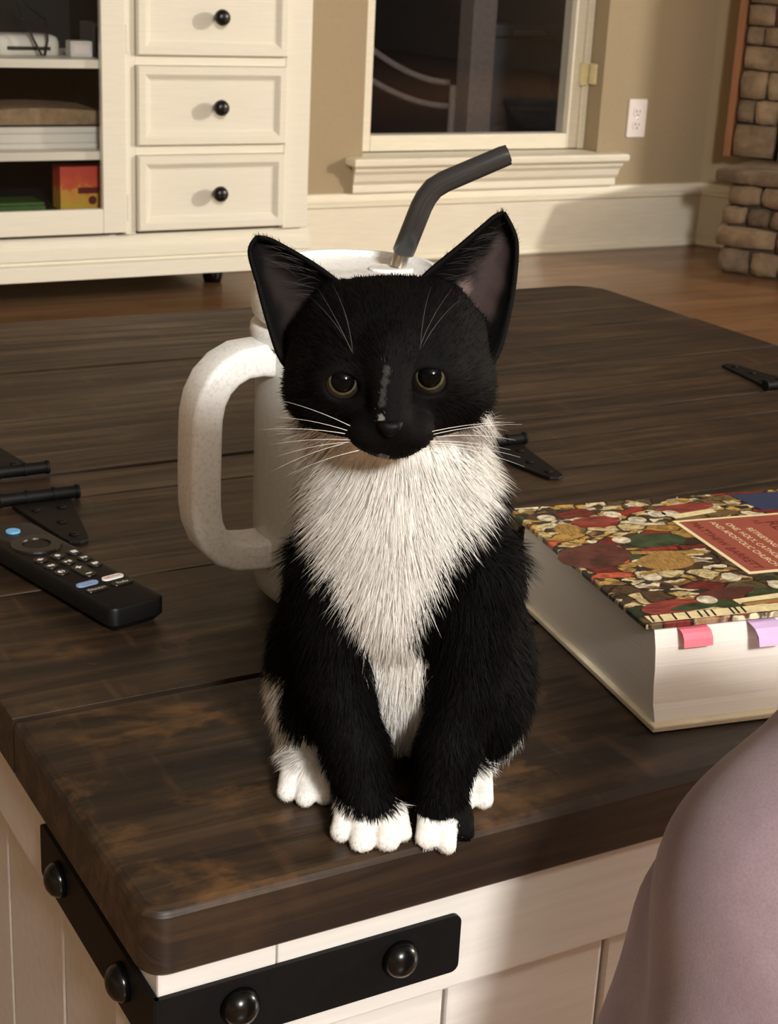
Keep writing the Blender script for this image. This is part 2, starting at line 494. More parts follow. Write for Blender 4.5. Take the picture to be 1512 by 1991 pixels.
# ================================================================== THE ROOM
WY = 3.93                                     # face of the back wall
fl = struct(bx(-5.0, 7.5, -7.0, 4.1, -0.08, -0.004).build('floor', 'floor'), 'warm brown hardwood floor')
row = 0.083
y = 0.30
k = 0
while y < WY - 0.01:
    y1 = min(y + row, WY)
    x = -0.5 - random.random() * 0.8
    while x < 4.2:
        x1 = x + 0.9 + random.random() * 0.7
        MB().prism([(x + .0003, y + .0003), (x1 - .0003, y + .0003), (x1 - .0003, y1 - .0003), (x + .0003, y1 - .0003)], -0.018, 0.0).build('floor_plank', 'floor', fl)
        x = x1
    y = y1
struct(bx(-5.0, 7.5, -7.0, 4.1, 2.7, 2.8).build('ceiling', 'ceiling'), 'pale ceiling')
WX0, WX1, WZ0, WZ1 = 2.115, 2.928, 0.30, 1.95
wb = MB()
wb.box(-5.0, WX0, WY, WY + .16, 0, 2.7).box(WX1, 3.45, WY, WY + .16, 0, 2.7)
wb.box(WX0, WX1, WY, WY + .16, 0, WZ0 - .03).box(WX0, WX1, WY, WY + .16, WZ1, 2.7)
struct(wb.build('wall_back', 'wall'), 'tan painted wall behind cabinet and window')
ang = math.radians(-60)
dg_ = bx(-0.05, 1.8, 0.0, 0.12, 0, 2.7).build('wall_diagonal', 'wall'); dg_.location = (3.35, WY, 0); dg_.rotation_euler = (0, 0, ang)
struct(dg_, 'angled tan wall carrying the stone fireplace')
struct(bx(4.22, 7.5, 2.37, 2.5, 0, 2.7).build('wall_return', 'wall'))
struct(bx(-5.1, -5.0, -7, 4.1, 0, 2.7).build('wall_left', 'wall'))
struct(bx(7.5, 7.6, -7, 2.5, 0, 2.7).build('wall_right', 'wall'))
struct(bx(-5.0, 7.5, -7.1, -7, 0, 2.7).build('wall_front', 'wall'))

def profile_x(prof, x0, x1, y, mit0=0.0, mit1=0.0):
    """moulding along x: prof lists (stand-out towards the room, height)"""
    m = MB()
    r0 = [(x0 + mit0 * d, y - d, z) for d, z in prof]; r1 = [(x1 + mit1 * d, y - d, z) for d, z in prof]
    m.loft([r0, r1]); return m
base_prof = [(0, 0), (.026, 0), (.030, .006), (.028, .016), (.018, .022), (.018, .158), (.026, .163), (.026, .171), (.016, .177), (.012, .186), (.008, .196), (0, .198)]
struct(profile_x(base_prof, -5.0, 3.35, WY - .0004, 0, -0.55).build('baseboard_back', 'trim'), 'tall cream baseboard under the window')
bd = profile_x(base_prof, 0.0, 1.75, -.0004, 0.55, 0).build('baseboard_diagonal', 'trim'); bd.location = (3.35, WY, 0); bd.rotation_euler = (0, 0, ang)
struct(bd, 'cream baseboard on the angled wall')

# ---- window: frame set 10 cm back in the opening, deep stool and apron below
win = bpy.data.objects.new('window_1', None); COL.objects.link(win); win.location = (2.52, 4.02, WZ0)
struct(win, 'tall window with black night glass and cream frame')
wo = tuple(win.location)
GY = 4.02
gx0, gx1, gz0, gz1 = 2.181, 2.866, 0.346, 1.88
MB().box(WX0 + .001, gx0, GY - .012, GY + .05, WZ0 + .001, WZ1 - .001).build('side_jamb', 'trim', win, bevel=.003, off=wo)
MB().box(2.905, WX1 - .001, GY - .022, GY + .05, WZ0 + .001, WZ1 - .001).build('side_jamb', 'trim', win, bevel=.003, off=wo)
MB().box(gx1, 2.904, GY - .012, GY + .05, WZ0 + .001, WZ1 - .001).build('sash_stile', 'trim', win, bevel=.003, off=wo)
MB().box(gx0 + .0005, gx1 - .0005, GY - .012, GY + .05, WZ0 + .001, gz0).build('bottom_rail', 'trim', win, bevel=.003, off=wo)
MB().box(gx0 + .0005, gx1 - .0005, GY - .012, GY + .05, gz1, WZ1 - .001).build('top_rail', 'trim', win, bevel=.003, off=wo)
MB().box(gx0, gx1, GY + .012, GY + .016, gz0, gz1).build('pane', 'night_glass', win, off=wo)
lt = MB().box(2.892, 2.912, GY - .034, GY - .0125, .490, .556).build('latch', 'latch', win, bevel=.003, off=wo)
MB().box(2.9165, 2.9275, GY - .062, GY - .0225, .495, .556).build('latch_lever', 'latch', lt, bevel=.004, off=wo)
st = MB()
st.prism([(2.062, WY - .062), (3.008, WY - .062), (3.008, WY - .0005), (WX1 - .0005, WY - .0005), (WX1 - .0005, GY - .013), (WX0 + .0005, GY - .013), (WX0 + .0005, WY - .0005), (2.062, WY - .0005)], .2745, .2995, .006, .006)
struct(st.build('trim_1', 'trim'), 'cream window stool projecting over the apron')
ap_prof = [(0, .199), (.020, .199), (.022, .204), (.020, .222), (.030, .234), (.034, .252), (.044, .262), (.046, .274), (0, .274)]
struct(profile_x(ap_prof, 2.085, 2.985, WY - .0004, -0.3, 0.3).build('trim_2', 'trim'), 'moulded cream apron below the window stool')

# ---- shapes added behind the night glass, standing in for reflections of the room
op = thing('reflection_strip', 'pale upright strip added behind the window glass to stand for a reflection', 'post', (3.27, 5.2, -0.3))
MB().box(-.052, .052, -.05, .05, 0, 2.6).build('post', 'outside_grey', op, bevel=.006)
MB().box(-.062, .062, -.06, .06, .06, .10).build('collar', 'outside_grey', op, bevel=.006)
orl = thing('reflection_curves', 'curved pale lines added behind the window glass to stand for a reflection', 'reflection stand-in', (2.9, 5.2, -0.3))
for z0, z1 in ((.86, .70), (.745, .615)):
    MB().tube([(-.18 + .4 * q, -.06, z0 + (z1 - z0) * (1 - (1 - q) ** 1.8)) for q in np.linspace(0, 1, 12)], .012, 8).build('curve_tube', 'outside_grey', orl, True)
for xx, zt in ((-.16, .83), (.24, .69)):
    MB().tube([(xx, -.06, 0), (xx, -.06, zt)], .014, 8).build('curve_stem', 'outside_grey', orl, True)
obx = thing('reflection_box', 'dim grey-blue boxy shape added behind the window glass to stand for a reflection', 'box', (3.50, 5.35, -0.3))
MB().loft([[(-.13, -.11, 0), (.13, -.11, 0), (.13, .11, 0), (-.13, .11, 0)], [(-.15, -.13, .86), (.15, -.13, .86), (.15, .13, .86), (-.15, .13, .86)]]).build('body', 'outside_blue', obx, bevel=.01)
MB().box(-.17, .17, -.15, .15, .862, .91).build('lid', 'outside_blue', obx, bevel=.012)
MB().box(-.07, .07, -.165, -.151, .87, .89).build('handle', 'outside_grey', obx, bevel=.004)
lamp('outside_fill', 'POINT', (2.6, 4.35, 2.1), 1.6, (0.95, 0.85, 0.8), 0.1)  # added fill light for the stand-in shapes, no real lamp known there
gp = bx(-2.5, 7.5, 4.1, 9.0, -.4, -.3).build('outside_ground', 'soot'); struct(gp, 'dark ground outside the window')

# ---- wall outlet
ol = thing('wall_outlet', 'white duplex outlet on the tan wall right of the window', 'outlet', (3.066, WY, 0.399))
MB().prism(round_rect(-.035, .035, -.0575, .0575, .005), 0, .006, .003).build('plate', 'plate', ol)
for o in ol.children: o.rotation_euler = (math.pi / 2, 0, 0); o.location = (0, -.0003, 0)
for dz in (-.0195, .0195):
    s_ = MB().prism(round_rect(-.0165, .0165, dz - .014, dz + .014, .010), .0061, .0085, .001).build('socket', 'plate', ol)
    s_.rotation_euler = (math.pi / 2, 0, 0)
    for dx, hh in ((-.0065, .0045), (.0065, .0035)):
        MB().box(dx - .0012, dx + .0012, dz + .002 - hh, dz + .002 + hh, .0086, .0090).build('slot', 'slot', s_)
    MB().lathe([(.0026, .0086), (.0026, .009)], (0, dz - .009, 0), 10).build('slot', 'slot', s_)
sc_ = MB().lathe([(.003, .0061), (.0028, .0072), (.001, .0076)], seg=12).build('screw', 'steel', ol); sc_.rotation_euler = (math.pi / 2, 0, 0)

# ---- corner fireplace: raised stone hearth and stone surround, along the angled wall
def stone(x0, x1, y0, y1, z0, z1, parent, rough=.006):
    """a split-faced block: box cut into a grid, corners and faces pushed about"""
    bm = bmesh.new(); bmesh.ops.create_cube(bm, size=1.0)
    bmesh.ops.subdivide_edges(bm, edges=list(bm.edges), cuts=2, use_grid_fill=True)
    for v in bm.verts:
        c = v.co; edge = sum(abs(abs(q) - .5) < 1e-4 for q in c)
        sh = {1: 0.0, 2: .35, 3: .8}.get(edge, 0)
        d = Vector([random.uniform(-1, 1) for _ in range(3)]) * rough
        ins = Vector((-math.copysign(1, c.x), -math.copysign(1, c.y), -math.copysign(1, c.z))) * rough * sh
        v.co = Vector((x0 + (c.x + .5) * (x1 - x0), y0 + (c.y + .5) * (y1 - y0), z0 + (c.z + .5) * (z1 - z0))) + d * .6 + ins
    me = bpy.data.meshes.new('stone'); bm.to_mesh(me); bm.free()
    me.polygons.foreach_set('use_smooth', [True] * len(me.polygons))
    return link('stone', me, 'stone', parent)
he = thing('stone_hearth', 'raised stone hearth with slab top in the corner', 'hearth', (3.35, WY, 0), ang)
bx(.245, 1.55, -.415, -.031, .001, .262).build('core', 'mortar', he)
slab_x = .20
for x1 in (.46, .78, 1.12, 1.57):
    MB().prism(round_rect(slab_x, x1 - .006, -.452, -.031, .012), .2635, .300, .009, .006).build('cap_slab', 'stone', he, True)
    slab_x = x1
rows = [(.004, .074, [.227, .325, .415, .56, .72, .95, 1.2, 1.55]), (.080, .140, [.215, .40, .60, .85, 1.1, 1.55]),
        (.145, .197, [.222, .305, .372, .47, .66, .8, 1.05, 1.55]), (.202, .259, [.238, .34, .46, .64, .9, 1.2, 1.55])]
for z0, z1, xs in rows:
    for a, b in zip(xs[:-1], xs[1:]):
        stone(a + .003, b - .003, -.434 + random.uniform(-.012, .006), -.31, z0, z1, he)
    stone(xs[0] + .002, xs[0] + .13, -.30, -.17, z0, z1, he); stone(xs[0] + .006, xs[0] + .12, -.165, -.035, z0, z1, he)
fs = thing('fireplace_surround', 'stacked stone fireplace surround rising above the hearth', 'fireplace', (3.35, WY, 0), ang)
bx(.13, .262, -.10, -.002, .301, 2.2).build('core', 'mortar', fs)
bx(1.14, 1.27, -.10, -.002, .301, 2.2).build('core', 'mortar', fs)
bx(.264, 1.138, -.09, -.002, 1.1, 2.2).build('core', 'mortar', fs)
bx(.105, .127, -.125, -.001, .301, 2.2).build('edge_trim', 'copper', fs, bevel=.002)
z = .303
hts = [.10, .072, .085, .072, .056, .062, .08, .07, .09, .07, .085, .075, .09, .08, .07, .09, .08, .1]
for i, h in enumerate(hts):
    if i % 3 == 0: xs = [.132, .262]
    elif i % 3 == 1: xs = [.132, .19, .262]
    else: xs = [.132, .215, .262]
    for a, b in zip(xs[:-1], xs[1:]): stone(a + .002, b - .002, -.122 + random.uniform(-.008, .006), -.085, z + .002, z + h - .002, fs, .004)
    for a, b in zip([1.14, 1.20], [1.20, 1.27]): stone(a + .002, b - .002, -.122, -.085, z + .002, z + h - .002, fs, .004)
    z += h
for zz in np.arange(1.105, 1.7, .1):
    for a in np.arange(.27, 1.1, .145): stone(a, a + .138, -.118, -.088, zz, zz + .094, fs, .004)
bx(.27, 1.13, -.03, -.002, .301, 1.098).build('firebox_back', 'soot', fs)
sn = thing('fire_screen', 'dull grey metal screen standing on the hearth slab', 'screen', (3.35, WY, .3005), ang)
MB().box(.285, .305, -.150, -.130, 0, .2).build('post', 'screen', sn, bevel=.003)
MB().box(.30, .70, -.146, -.138, .012, .195).build('mesh_panel', 'soot', sn)
MB().box(.30, .70, -.148, -.134, .196, .206).build('top_bar', 'screen', sn, bevel=.002)

# ---- white cabinet
YC = 3.5
cb = thing('media_cabinet', 'white cabinet with glass door and three black-knobbed drawers', 'cabinet', (1.17, 3.7, 0))
co = (1.17, 3.7, 0)
CX0, CX1, CZ0, CZ1 = 0.55, 1.735, .088, .96
bx(CX1 - .02, CX1 - .001, YC + .02, 3.905, CZ0 + .1, CZ1 - .03).build('side_panel', 'cabinet', cb, off=co)
bx(CX0, CX0 + .02, YC + .02, 3.905, CZ0 + .1, CZ1 - .03).build('side_panel', 'cabinet', cb, off=co)
bx(CX0, CX1, 3.89, 3.904, CZ0 + .1, CZ1 - .03).build('back_panel', 'cabinet_in', cb, off=co)
bx(1.262, 1.28, YC + .021, 3.889, CZ0 + .1, CZ1 - .03).build('divider', 'cabinet_in', cb, off=co)
bx(CX0 - .02, CX1 + .02, YC - .02, 3.905, CZ1 - .029, CZ1).build('top', 'cabinet', cb, bevel=.006, off=co)
bx(CX0 + .02, CX1 - .021, YC + .02, 3.889, .226, .236).build('bottom_board', 'cabinet_in', cb, off=co)
# face frame
bx(1.668, CX1, YC, YC + .02, .186, CZ1 - .03).build('face_stile', 'cabinet', cb, bevel=.0015, off=co)
bx(1.2605, 1.2865, YC, YC + .02, .186, CZ1 - .03).build('face_stile', 'cabinet', cb, bevel=.0015, off=co)
for z0, z1 in ((.3695, .391), (.5715, .593), (.7735, .80)):
    bx(1.287, 1.6675, YC + .001, YC + .02, z0, z1).build('face_rail', 'cabinet', cb, bevel=.001, off=co)
# plinth with moulded steps
pl = [(0, .088), (.034, .088), (.034, .118), (.030, .122), (.012, .124), (.012, .130), (.024, .134), (.024, .150), (.016, .158), (.010, .166), (.010, .176), (.002, .184), (0, .185)]
profile_x(pl, CX0, CX1 + .012, YC + .02).build('plinth_moulding', 'cabinet', cb, off=co)
bx(CX1 - .012, CX1 + .012, YC + .021, 3.90, .088, .18).build('plinth_side', 'cabinet', cb, off=co)
bx(CX0, CX1 - .013, YC + .021, 3.889, .16, .185).build('plinth_board', 'cabinet_in', cb, off=co)
for lx in (.62, 1.605):
    MB().lathe([(.022, 0), (.026, .012), (.028, .04), (.024, .0875)], (lx, 3.79, 0), 20).build('foot', 'knob', cb, True, off=co)
def panel_front(x0, x1, z0, z1, rings, y):
    m = MB(); R_ = []
    for d, h in rings: R_.append([(x0 + d, y - h, z0 + d), (x1 - d, y - h, z0 + d), (x1 - d, y - h, z1 - d), (x0 + d, y - h, z1 - d)])
    m.loft(R_); return m
drawer_rings = [(.0, -.018), (.0, .010), (.003, .014), (.018, .014), (.021, .012), (.030, .004), (.034, .003)]
for z0, z1 in ((.194, .3685), (.392, .5705), (.594, .7725)):
    dr = panel_front(1.289, 1.6665, z0, z1, drawer_rings, YC).build('drawer', 'cabinet', cb, off=co)
    zc = (z0 + z1) / 2 - .002
    kn = MB().lathe([(.007, .0035), (.007, .016), (.011, .019), (.017, .026), (.019, .034), (.017, .042), (.010, .047), (.002, .048)], (1.487, YC, zc), 20, '-y').build('knob', 'knob', dr, True, off=co)
# glass door
dz0, dz1, dx0, dx1 = .194, CZ1 - .034, .60, 1.2595
dr = MB().box(1.2025, dx1, YC - .016, YC + .006, dz0, dz1).build('door', 'cabinet', cb, bevel=.002, off=co)
def dpart(name, m, mat, bev=.002): return m.build(name, mat, dr, bevel=bev, off=co)
dpart('door_stile', bx(dx0, dx0 + .057, YC - .016, YC + .006, dz0, dz1), 'cabinet')
dpart('door_rail', bx(dx0 + .0575, 1.202, YC - .0155, YC + .006, dz0, .250), 'cabinet')
dpart('door_rail', bx(dx0 + .0575, 1.202, YC - .0155, YC + .006, .862, dz1), 'cabinet')
dpart('glass_pane', bx(dx0 + .0575, 1.202, YC - .004, YC - .001, .2505, .8615), 'door_glass', 0)
for hz in (.222, .60): dpart('hinge', MB().tube([(1.2625, YC - .012, hz), (1.2625, YC - .012, hz + .06)], .004, 10), 'cabinet', 0)
for zt in (.378, .581):
    bx(CX0 + .021, 1.2615, YC + .012, 3.888, zt - .019, zt).build('shelf', 'cabinet', cb, bevel=.001, off=co)
# things kept behind the glass
b_ = thing('adapter_box', 'small white plastic box on the top shelf behind the cabinet glass', 'box', (1.189, 3.60, .5812))
bx(-.026, .026, -.02, .02, 0, .036).build('case', 'white_plastic', b_, bevel=.004); bx(-.018, .018, -.0215, -.0203, .008, .028).build('front_label', 'plate', b_)
g_ = thing('flat_device', 'pale flat device on the top shelf left of the white box', 'device', (1.075, 3.66, .5812))
MB().prism(round_rect(-.08, .075, -.05, .06, .02), 0, .045, .015, .004).build('case', 'paper', g_, True)
MB().box(-.05, .05, -.0512, -.0502, .012, .02).build('front_slot', 'cable', g_)
tag(MB().tube([(1.06, 3.585, .66), (1.075, 3.575, .62), (1.092, 3.572, .586), (1.100, 3.572, .5845), (1.108, 3.575, .62), (1.108, 3.59, .66), (1.09, 3.75, .70), (1.06, 3.6, .66)], .003, 8).build('power_cable', 'cable', None, True),
    'thin black cable hanging in a loop above the top shelf', 'cable')
g2 = thing('grey_case', 'dark grey upright case at the right end of the top shelf', 'case', (1.243, 3.66, .5812))
bx(-.016, .016, -.05, .05, 0, .075).build('case', 'screen', g2, bevel=.004); bx(-.012, .012, -.0515, -.0503, .008, .066).build('front_panel', 'cable', g2)
tr = thing('paper_tray', 'white tray of papers on the middle shelf under the brown tray', 'tray', (1.10, 3.68, .3782))
MB().prism(round_rect(-.19, .138, -.105, .12, .01), 0, .012, .003).build('base', 'paper', tr)
MB().prism(round_rect(-.18, .133, -.10, .11, .006), .0125, .034, .002).build('paper_stack', 'paper', tr)
MB().prism(round_rect(-.19, .138, -.105, .12, .01), .0345, .048, .003).build('lid', 'paper', tr)
t2 = thing('wicker_tray', 'brown shallow tray resting on the white paper tray', 'tray', (1.10, 3.68, .4266))
tp = [(-.20 + .0425 * q, .030 + .012 * math.sin(math.pi * (q / 8.0) * .9)) for q in range(9)]
MB().loft([[(x, -.10, .004), (x, -.10, h), (x, .10, h), (x, .10, .004)] for x, h in tp]).build('rim', 'tray', t2, bevel=.002)
MB().box(-.19, .13, -.09, .09, 0, .0035).build('base', 'cable', t2)
o1 = thing('orange_box', 'orange and yellow printed box on the bottom shelf behind glass', 'box', (1.19, 3.60, .2362))
bx(-.062, .052, -.03, .03, 0, .10).build('carton', 'orange', o1, bevel=.0015)
bx(-.02, .03, -.0315, -.0303, .038, .052).build('printed_band', 'dark_red', o1); MB().lathe([(.01, .0303), (.01, .0312)], (.015, 0, .022), 14, '-y').build('printed_spot', 'dark_red', o1)
o2 = thing('green_case', 'flat green case lying left of the orange box', 'case', (1.03, 3.62, .2362))
bx(-.12, .062, -.05, .05, 0, .012).build('tray', 'green', o2, bevel=.002); bx(-.12, .060, -.048, .048, .0125, .020).build('lid', 'green', o2, bevel=.002)

# ================================================================== COFFEE TABLE
TO = (.19, .511, 0)
TX0, TX1 = .19, 1.167
tb = thing('coffee_table', 'dark plank-topped coffee table with white frame and black iron fittings', 'table', TO)
ZB = TT - .033
def plank(y0, y1, rad=(0, 0, 0, 0), z1=TT, x0=TX0, x1=TX1, bev=.0003):
    return MB().prism(round_rect(x0, x1, y0 + .0011, y1 - .0011, rad, 8), ZB, z1, bev, .002).build('plank', 'wood', tb, True, off=TO, angle=.35)
plank(.511, .700, (.012, .012, 0, 0), bev=.004)
plank(.700, .858); plank(.858, 1.0125, z1=TT - .0004)
plank(1.0145, 1.0665, z1=TT - .001)
plank(1.0685, 1.213); plank(1.213, 1.355, z1=TT - .0005); plank(1.355, 1.555, (0, 0, .045, .045), bev=.005)
# frame
fx0, fx1, fy0, fy1 = .1975, 1.159, .518, 1.547
PW = .055
def tpart(name, m, mat='frame', bev=.0015, par=None): return m.build(name, mat, par or tb, bevel=bev, off=TO)
for (x0, y0) in ((fx0, fy0), (fx1 - PW, fy0), (fx0, fy1 - PW), (fx1 - PW, fy1 - PW)):
    tpart('leg', bx(x0, x0 + PW, y0, y0 + PW, 0, ZB - .0005))
AZ = .372
tpart('front_apron', bx(fx0 + PW + .0005, fx1 - PW - .0005, fy0, fy0 + .022, AZ, ZB - .0005))
tpart('rear_apron', bx(fx0 + PW + .0005, fx1 - PW - .0005, fy1 - .022, fy1, AZ, ZB - .0005))
tpart('side_apron', bx(fx0, fx0 + .022, fy0 + PW + .0005, fy1 - PW - .0005, AZ, ZB - .0005))
tpart('side_apron', bx(fx1 - .022, fx1, fy0 + PW + .0005, fy1 - PW - .0005, AZ, ZB - .0005))
for s, (a, b) in (('front_rail', (fy0, fy0 + .022)), ('rear_rail', (fy1 - .022, fy1))):
    tpart(s, bx(fx0 + PW + .0005, fx1 - PW - .0005, a, b, .05, .11))
for a in (fx0, fx1 - .022): tpart('side_rail', bx(a, a + .022, fy0 + PW + .0005, fy1 - PW - .0005, .05, .11))
n = 9; w = (fx1 - fx0 - 2 * PW) / n
for i in range(n):
    x0 = fx0 + PW + i * w
    tpart('panel_board', bx(x0 + .0012, x0 + w - .0012, fy0 + .008, fy0 + .020, .1105, AZ - .0005), bev=.002)
    tpart('panel_board', bx(x0 + .0012, x0 + w - .0012, fy1 - .020, fy1 - .008, .1105, AZ - .0005), bev=.002)
w = (fy1 - fy0 - 2 * PW) / n
for i in range(n):
    y0 = fy0 + PW + i * w
    tpart('panel_board', bx(fx0 + .008, fx0 + .020, y0 + .0012, y0 + w - .0012, .1105, AZ - .0005), bev=.002)
    tpart('panel_board', bx(fx1 - .020, fx1 - .008, y0 + .0012, y0 + w - .0012, .1105, AZ - .0005), bev=.002)
tpart('bottom_board', bx(fx0 + .022, fx1 - .022, fy0 + .022, fy1 - .022, .06, .07), 'under', 0)
# black corner brackets with dome bolts
def bracket(side):
    z0, z1 = .3835, .4145
    if side == 'front':
        pts = round_rect(.1955, .346, z0, z1, (0, .004, .004, 0), 4)
        m = MB().loft([[(x, fy0 - .0003, z) for x, z in pts], [(x, fy0 - .0028, z) for x, z in pts]])
        b = m.build('corner_bracket', 'hinge', tb, off=TO)
        for xx in (.2338, .3133): MB().lathe([(.0092, 0), (.0088, .003), (.0070, .0058), (.004, .0076), (.0008, .0083)], (xx, fy0 - .0029, .4005), 20, '-y').build('dome_bolt', 'black', b, True, off=TO)
    else:
        pts = round_rect(.5155, .674, z0, z1, (0, .004, .004, 0), 4)
        m = MB().loft([[(fx0 - .0003, y, z) for y, z in pts], [(fx0 - .0028, y, z) for y, z in pts]])
        b = m.build('corner_bracket', 'hinge', tb, off=TO)
        for yy in (.552, .641): MB().lathe([(.0092, 0), (.0088, .003), (.0070, .0058), (.004, .0076), (.0008, .0083)], (fx0 - .0029, yy, .4005), 20, '-x').build('dome_bolt', 'black', b, True, off=TO)
bracket('front'); bracket('left')
# T hinges on the two lids
def t_hinge(xc, yb, sgn):
    zt = TT + .0004
    out = [(-.021, .006), (-.0085, .080), (-.0065, .087), (0, .090), (.0065, .087), (.0085, .080), (.021, .006)]
    poly = [(xc + x, yb + sgn * y) for x, y in out]
    if sgn > 0: poly = poly[::-1]
    h = MB().prism(poly, zt, zt + .0022, .0006).build('hinge', 'hinge', tb, off=TO)
    MB().tube([(xc - .0275, yb, zt + .0045), (xc + .0275, yb, zt + .0045)], .0045, 12).build('hinge_barrel', 'hinge', h, True, off=TO, angle=.6)
    for q in (-.0285, -.0095, .0095, .0265): MB().tube([(xc + q, yb, zt + .0045), (xc + q + .002, yb, zt + .0045)], .0052, 12).build('knuckle_ring', 'hinge', h, True, off=TO, angle=.6)
    for (sx, sy) in ((-.009, .022), (.009, .022), (0, .05), (0, .076)):
        MB().lathe([(.0034, .0), (.003, .0010), (.001, .0014)], (xc + sx, yb + sgn * sy, zt + .0022), 10).build('screw', 'hinge', h, True, off=TO)
t_hinge(.299, 1.011, -1); t_hinge(.296, 1.071, 1); t_hinge(.676, 1.008, -1); t_hinge(1.048, 1.071, 1)

# ================================================================== BOOK
bk = thing('thick_book', 'thick hardcover with crowded painted jacket and red title panel', 'book', (.4817, .5541, TT + .0004), math.radians(-10))
BL_ = .236
MB().prism(round_rect(0, BL_, 0, .176, .001, 2), 0, .0036, .0008, .0008).build('back_board', 'board', bk)
prof = [(.0050, .0037), (.0086, .012), (.0102, .022), (.0108, .032), (.0125, .042), (.0150, .0495), (.0168, .0528)]
back = [(.178, .0528), (.181, .045), (.181, .03), (.178, .015), (.172, .0037)]
rng_ = [[(x, yy, zz) for yy, zz in prof + back] for x in (.0035, BL_ - .003)]
MB().loft(rng_).build('page_block', 'pages', bk)
fc = MB().prism(round_rect(-.0035, BL_ - .001, .0122, .1895, .001, 2), .0530, .0566, .0008, .0006).build('front_board', 'cover', bk)
sp = [(.1905, .0566), (.1925, .050), (.1915, .03), (.186, .012), (.1775, .0005)]
MB().loft([[(x, yy, zz) for yy, zz in sp] + [(x, yy - .003, zz - .001 if zz > .05 else zz) for yy, zz in sp[::-1]] for x in (-.002, BL_ - .001)]).build('spine', 'cover', bk)
zt = .05675
px0, px1, py0, py1 = .0865, .196, .0622, .1495
pb = MB().prism([(px0, py0), (px1, py0), (px1, py1), (px0, py1)], zt - .0001, zt + .0001).build('panel_border', 'cream', fc)
MB().prism([(px0 + .0028, py0 + .0028), (px1 - .0028, py0 + .0028), (px1 - .0028, py1 - .0028), (px0 + .0028, py1 - .0028)], zt + .0001, zt + .0002).build('title_panel', 'red_panel', pb)
yc = (py0 + py1) / 2
for body, size, xx, mt in (('MATTHEW BARRETT', .0082, .0945, 'dark_red'), ('AND APOSTOLIC CHURCH', .0060, .1075, 'cream'), ('ONE, HOLY, CATHOLIC,', .0060, .1160, 'cream'),
                           ('RETRIEVING THE', .0060, .1245, 'cream'), ('RENEWAL', .0135, .1420, 'dark_red'), ('AS', .0066, .1355, 'dark_red'), ('THE REFORMATION', .0092, .165, 'dark_red')):
    yy = yc if body != 'AS' else .137
    tm = text_mesh('lettering', body, size, mt, fc, (xx, yy, zt + .00032), -math.pi / 2, 'CENTER')
# printed details that stand out in the jacket picture
def blob(pts, mat, z=zt, name='printed_patch'):
    return MB().prism(pts, z - .0001, z + .00008).build(name, mat, fc)
def ell(cx, cy, a, b, rot=0, n=14):
    return [(cx + a * math.cos(q) * math.cos(rot) - b * math.sin(q) * math.sin(rot), cy + a * math.cos(q) * math.sin(rot) + b * math.sin(q) * math.cos(rot)) for q in np.linspace(0, 2 * math.pi, n, endpoint=False)]
MT['p_red'] = plain('robe_red', lin(128, 54, 46), .4, var=.7, scale=110, stretch=(1, 6, 1))
MT['p_maroon'] = plain('robe_maroon', lin(84, 44, 38), .4, var=.6, scale=130)
MT['p_green'] = plain('robe_green', lin(48, 64, 40), .4, var=.7, scale=120)
MT['p_ochre'] = plain('robe_ochre', lin(150, 116, 62), .4, var=.6, scale=160, stretch=(6, 1, 1))
MT['p_cream'] = plain('scroll_cream', lin(224, 208, 160), .4, var=.2, scale=200)
MT['p_face'] = plain('cap_white', lin(200, 190, 164), .4, var=.6, scale=250)
blob(ell(.022, .030, .020, .0085, .12), 'p_red'); blob(ell(.034, .0275, .016, .004, .1), 'p_green', zt + .00005)
blob(ell(.013, .106, .024, .017, .3), 'p_maroon'); blob(ell(.060, .122, .020, .011, .05), 'p_green')
blob(ell(.058, .040, .021, .0065, .2), 'p_maroon'); blob(ell(.040, .160, .017, .007, .1), 'p_red'); blob(ell(.106, .170, .022, .007, .1), 'p_red')
blob(ell(.050, .090, .018, .012, .1), 'p_ochre'); blob(ell(.0165, .150, .009, .008, .9), 'p_ochre')
for cx, cy in ((.044, .034), (.040, .126), (.074, .060), (.066, .156), (.083, .163), (.092, .162), (.030, .070), (.094, .044), (.055, .168), (.012, .170)):
    blob(ell(cx, cy, .0058, .0052), 'p_face', zt + .00012)
for (x0, y0, x1, y1, w_) in ((.020, .087, .052, .096, .0022), (.036, .106, .080, .098, .0022), (.026, .074, .046, .080, .002), (.058, .028, .092, .031, .0030), (.09, .156, .122, .162, .003), (.060, .024, .09, .026, .002)):
    d = np.array([x1 - x0, y1 - y0]); nrm = np.array([-d[1], d[0]]) / np.linalg.norm(d) * w_
    blob([(x0 - nrm[0], y0 - nrm[1]), (x1 - nrm[0], y1 - nrm[1]), (x1 + nrm[0], y1 + nrm[1]), (x0 + nrm[0], y0 + nrm[1])], 'p_cream' if w_ > .0025 else 'p_ochre', zt + .00014)
blob([(.153, .156), (.20, .156), (.20, .186), (.148, .186)], 'navy', zt + .0001)
blob([(.0, .0135), (.2, .0135), (.2, .0215), (.0, .0215)], 'p_cream', zt + .0001, 'printed_band')
for x0 in (.001, .006, .014, .022, .029, .033, .037, .048, .051, .055):
    blob([(x0, .0136), (x0 + .0012, .0136), (x0 + .0026, .0214), (x0 + .0014, .0214)], 'p_maroon' if x0 < .01 else 'cable', zt + .0002, 'printed_line')
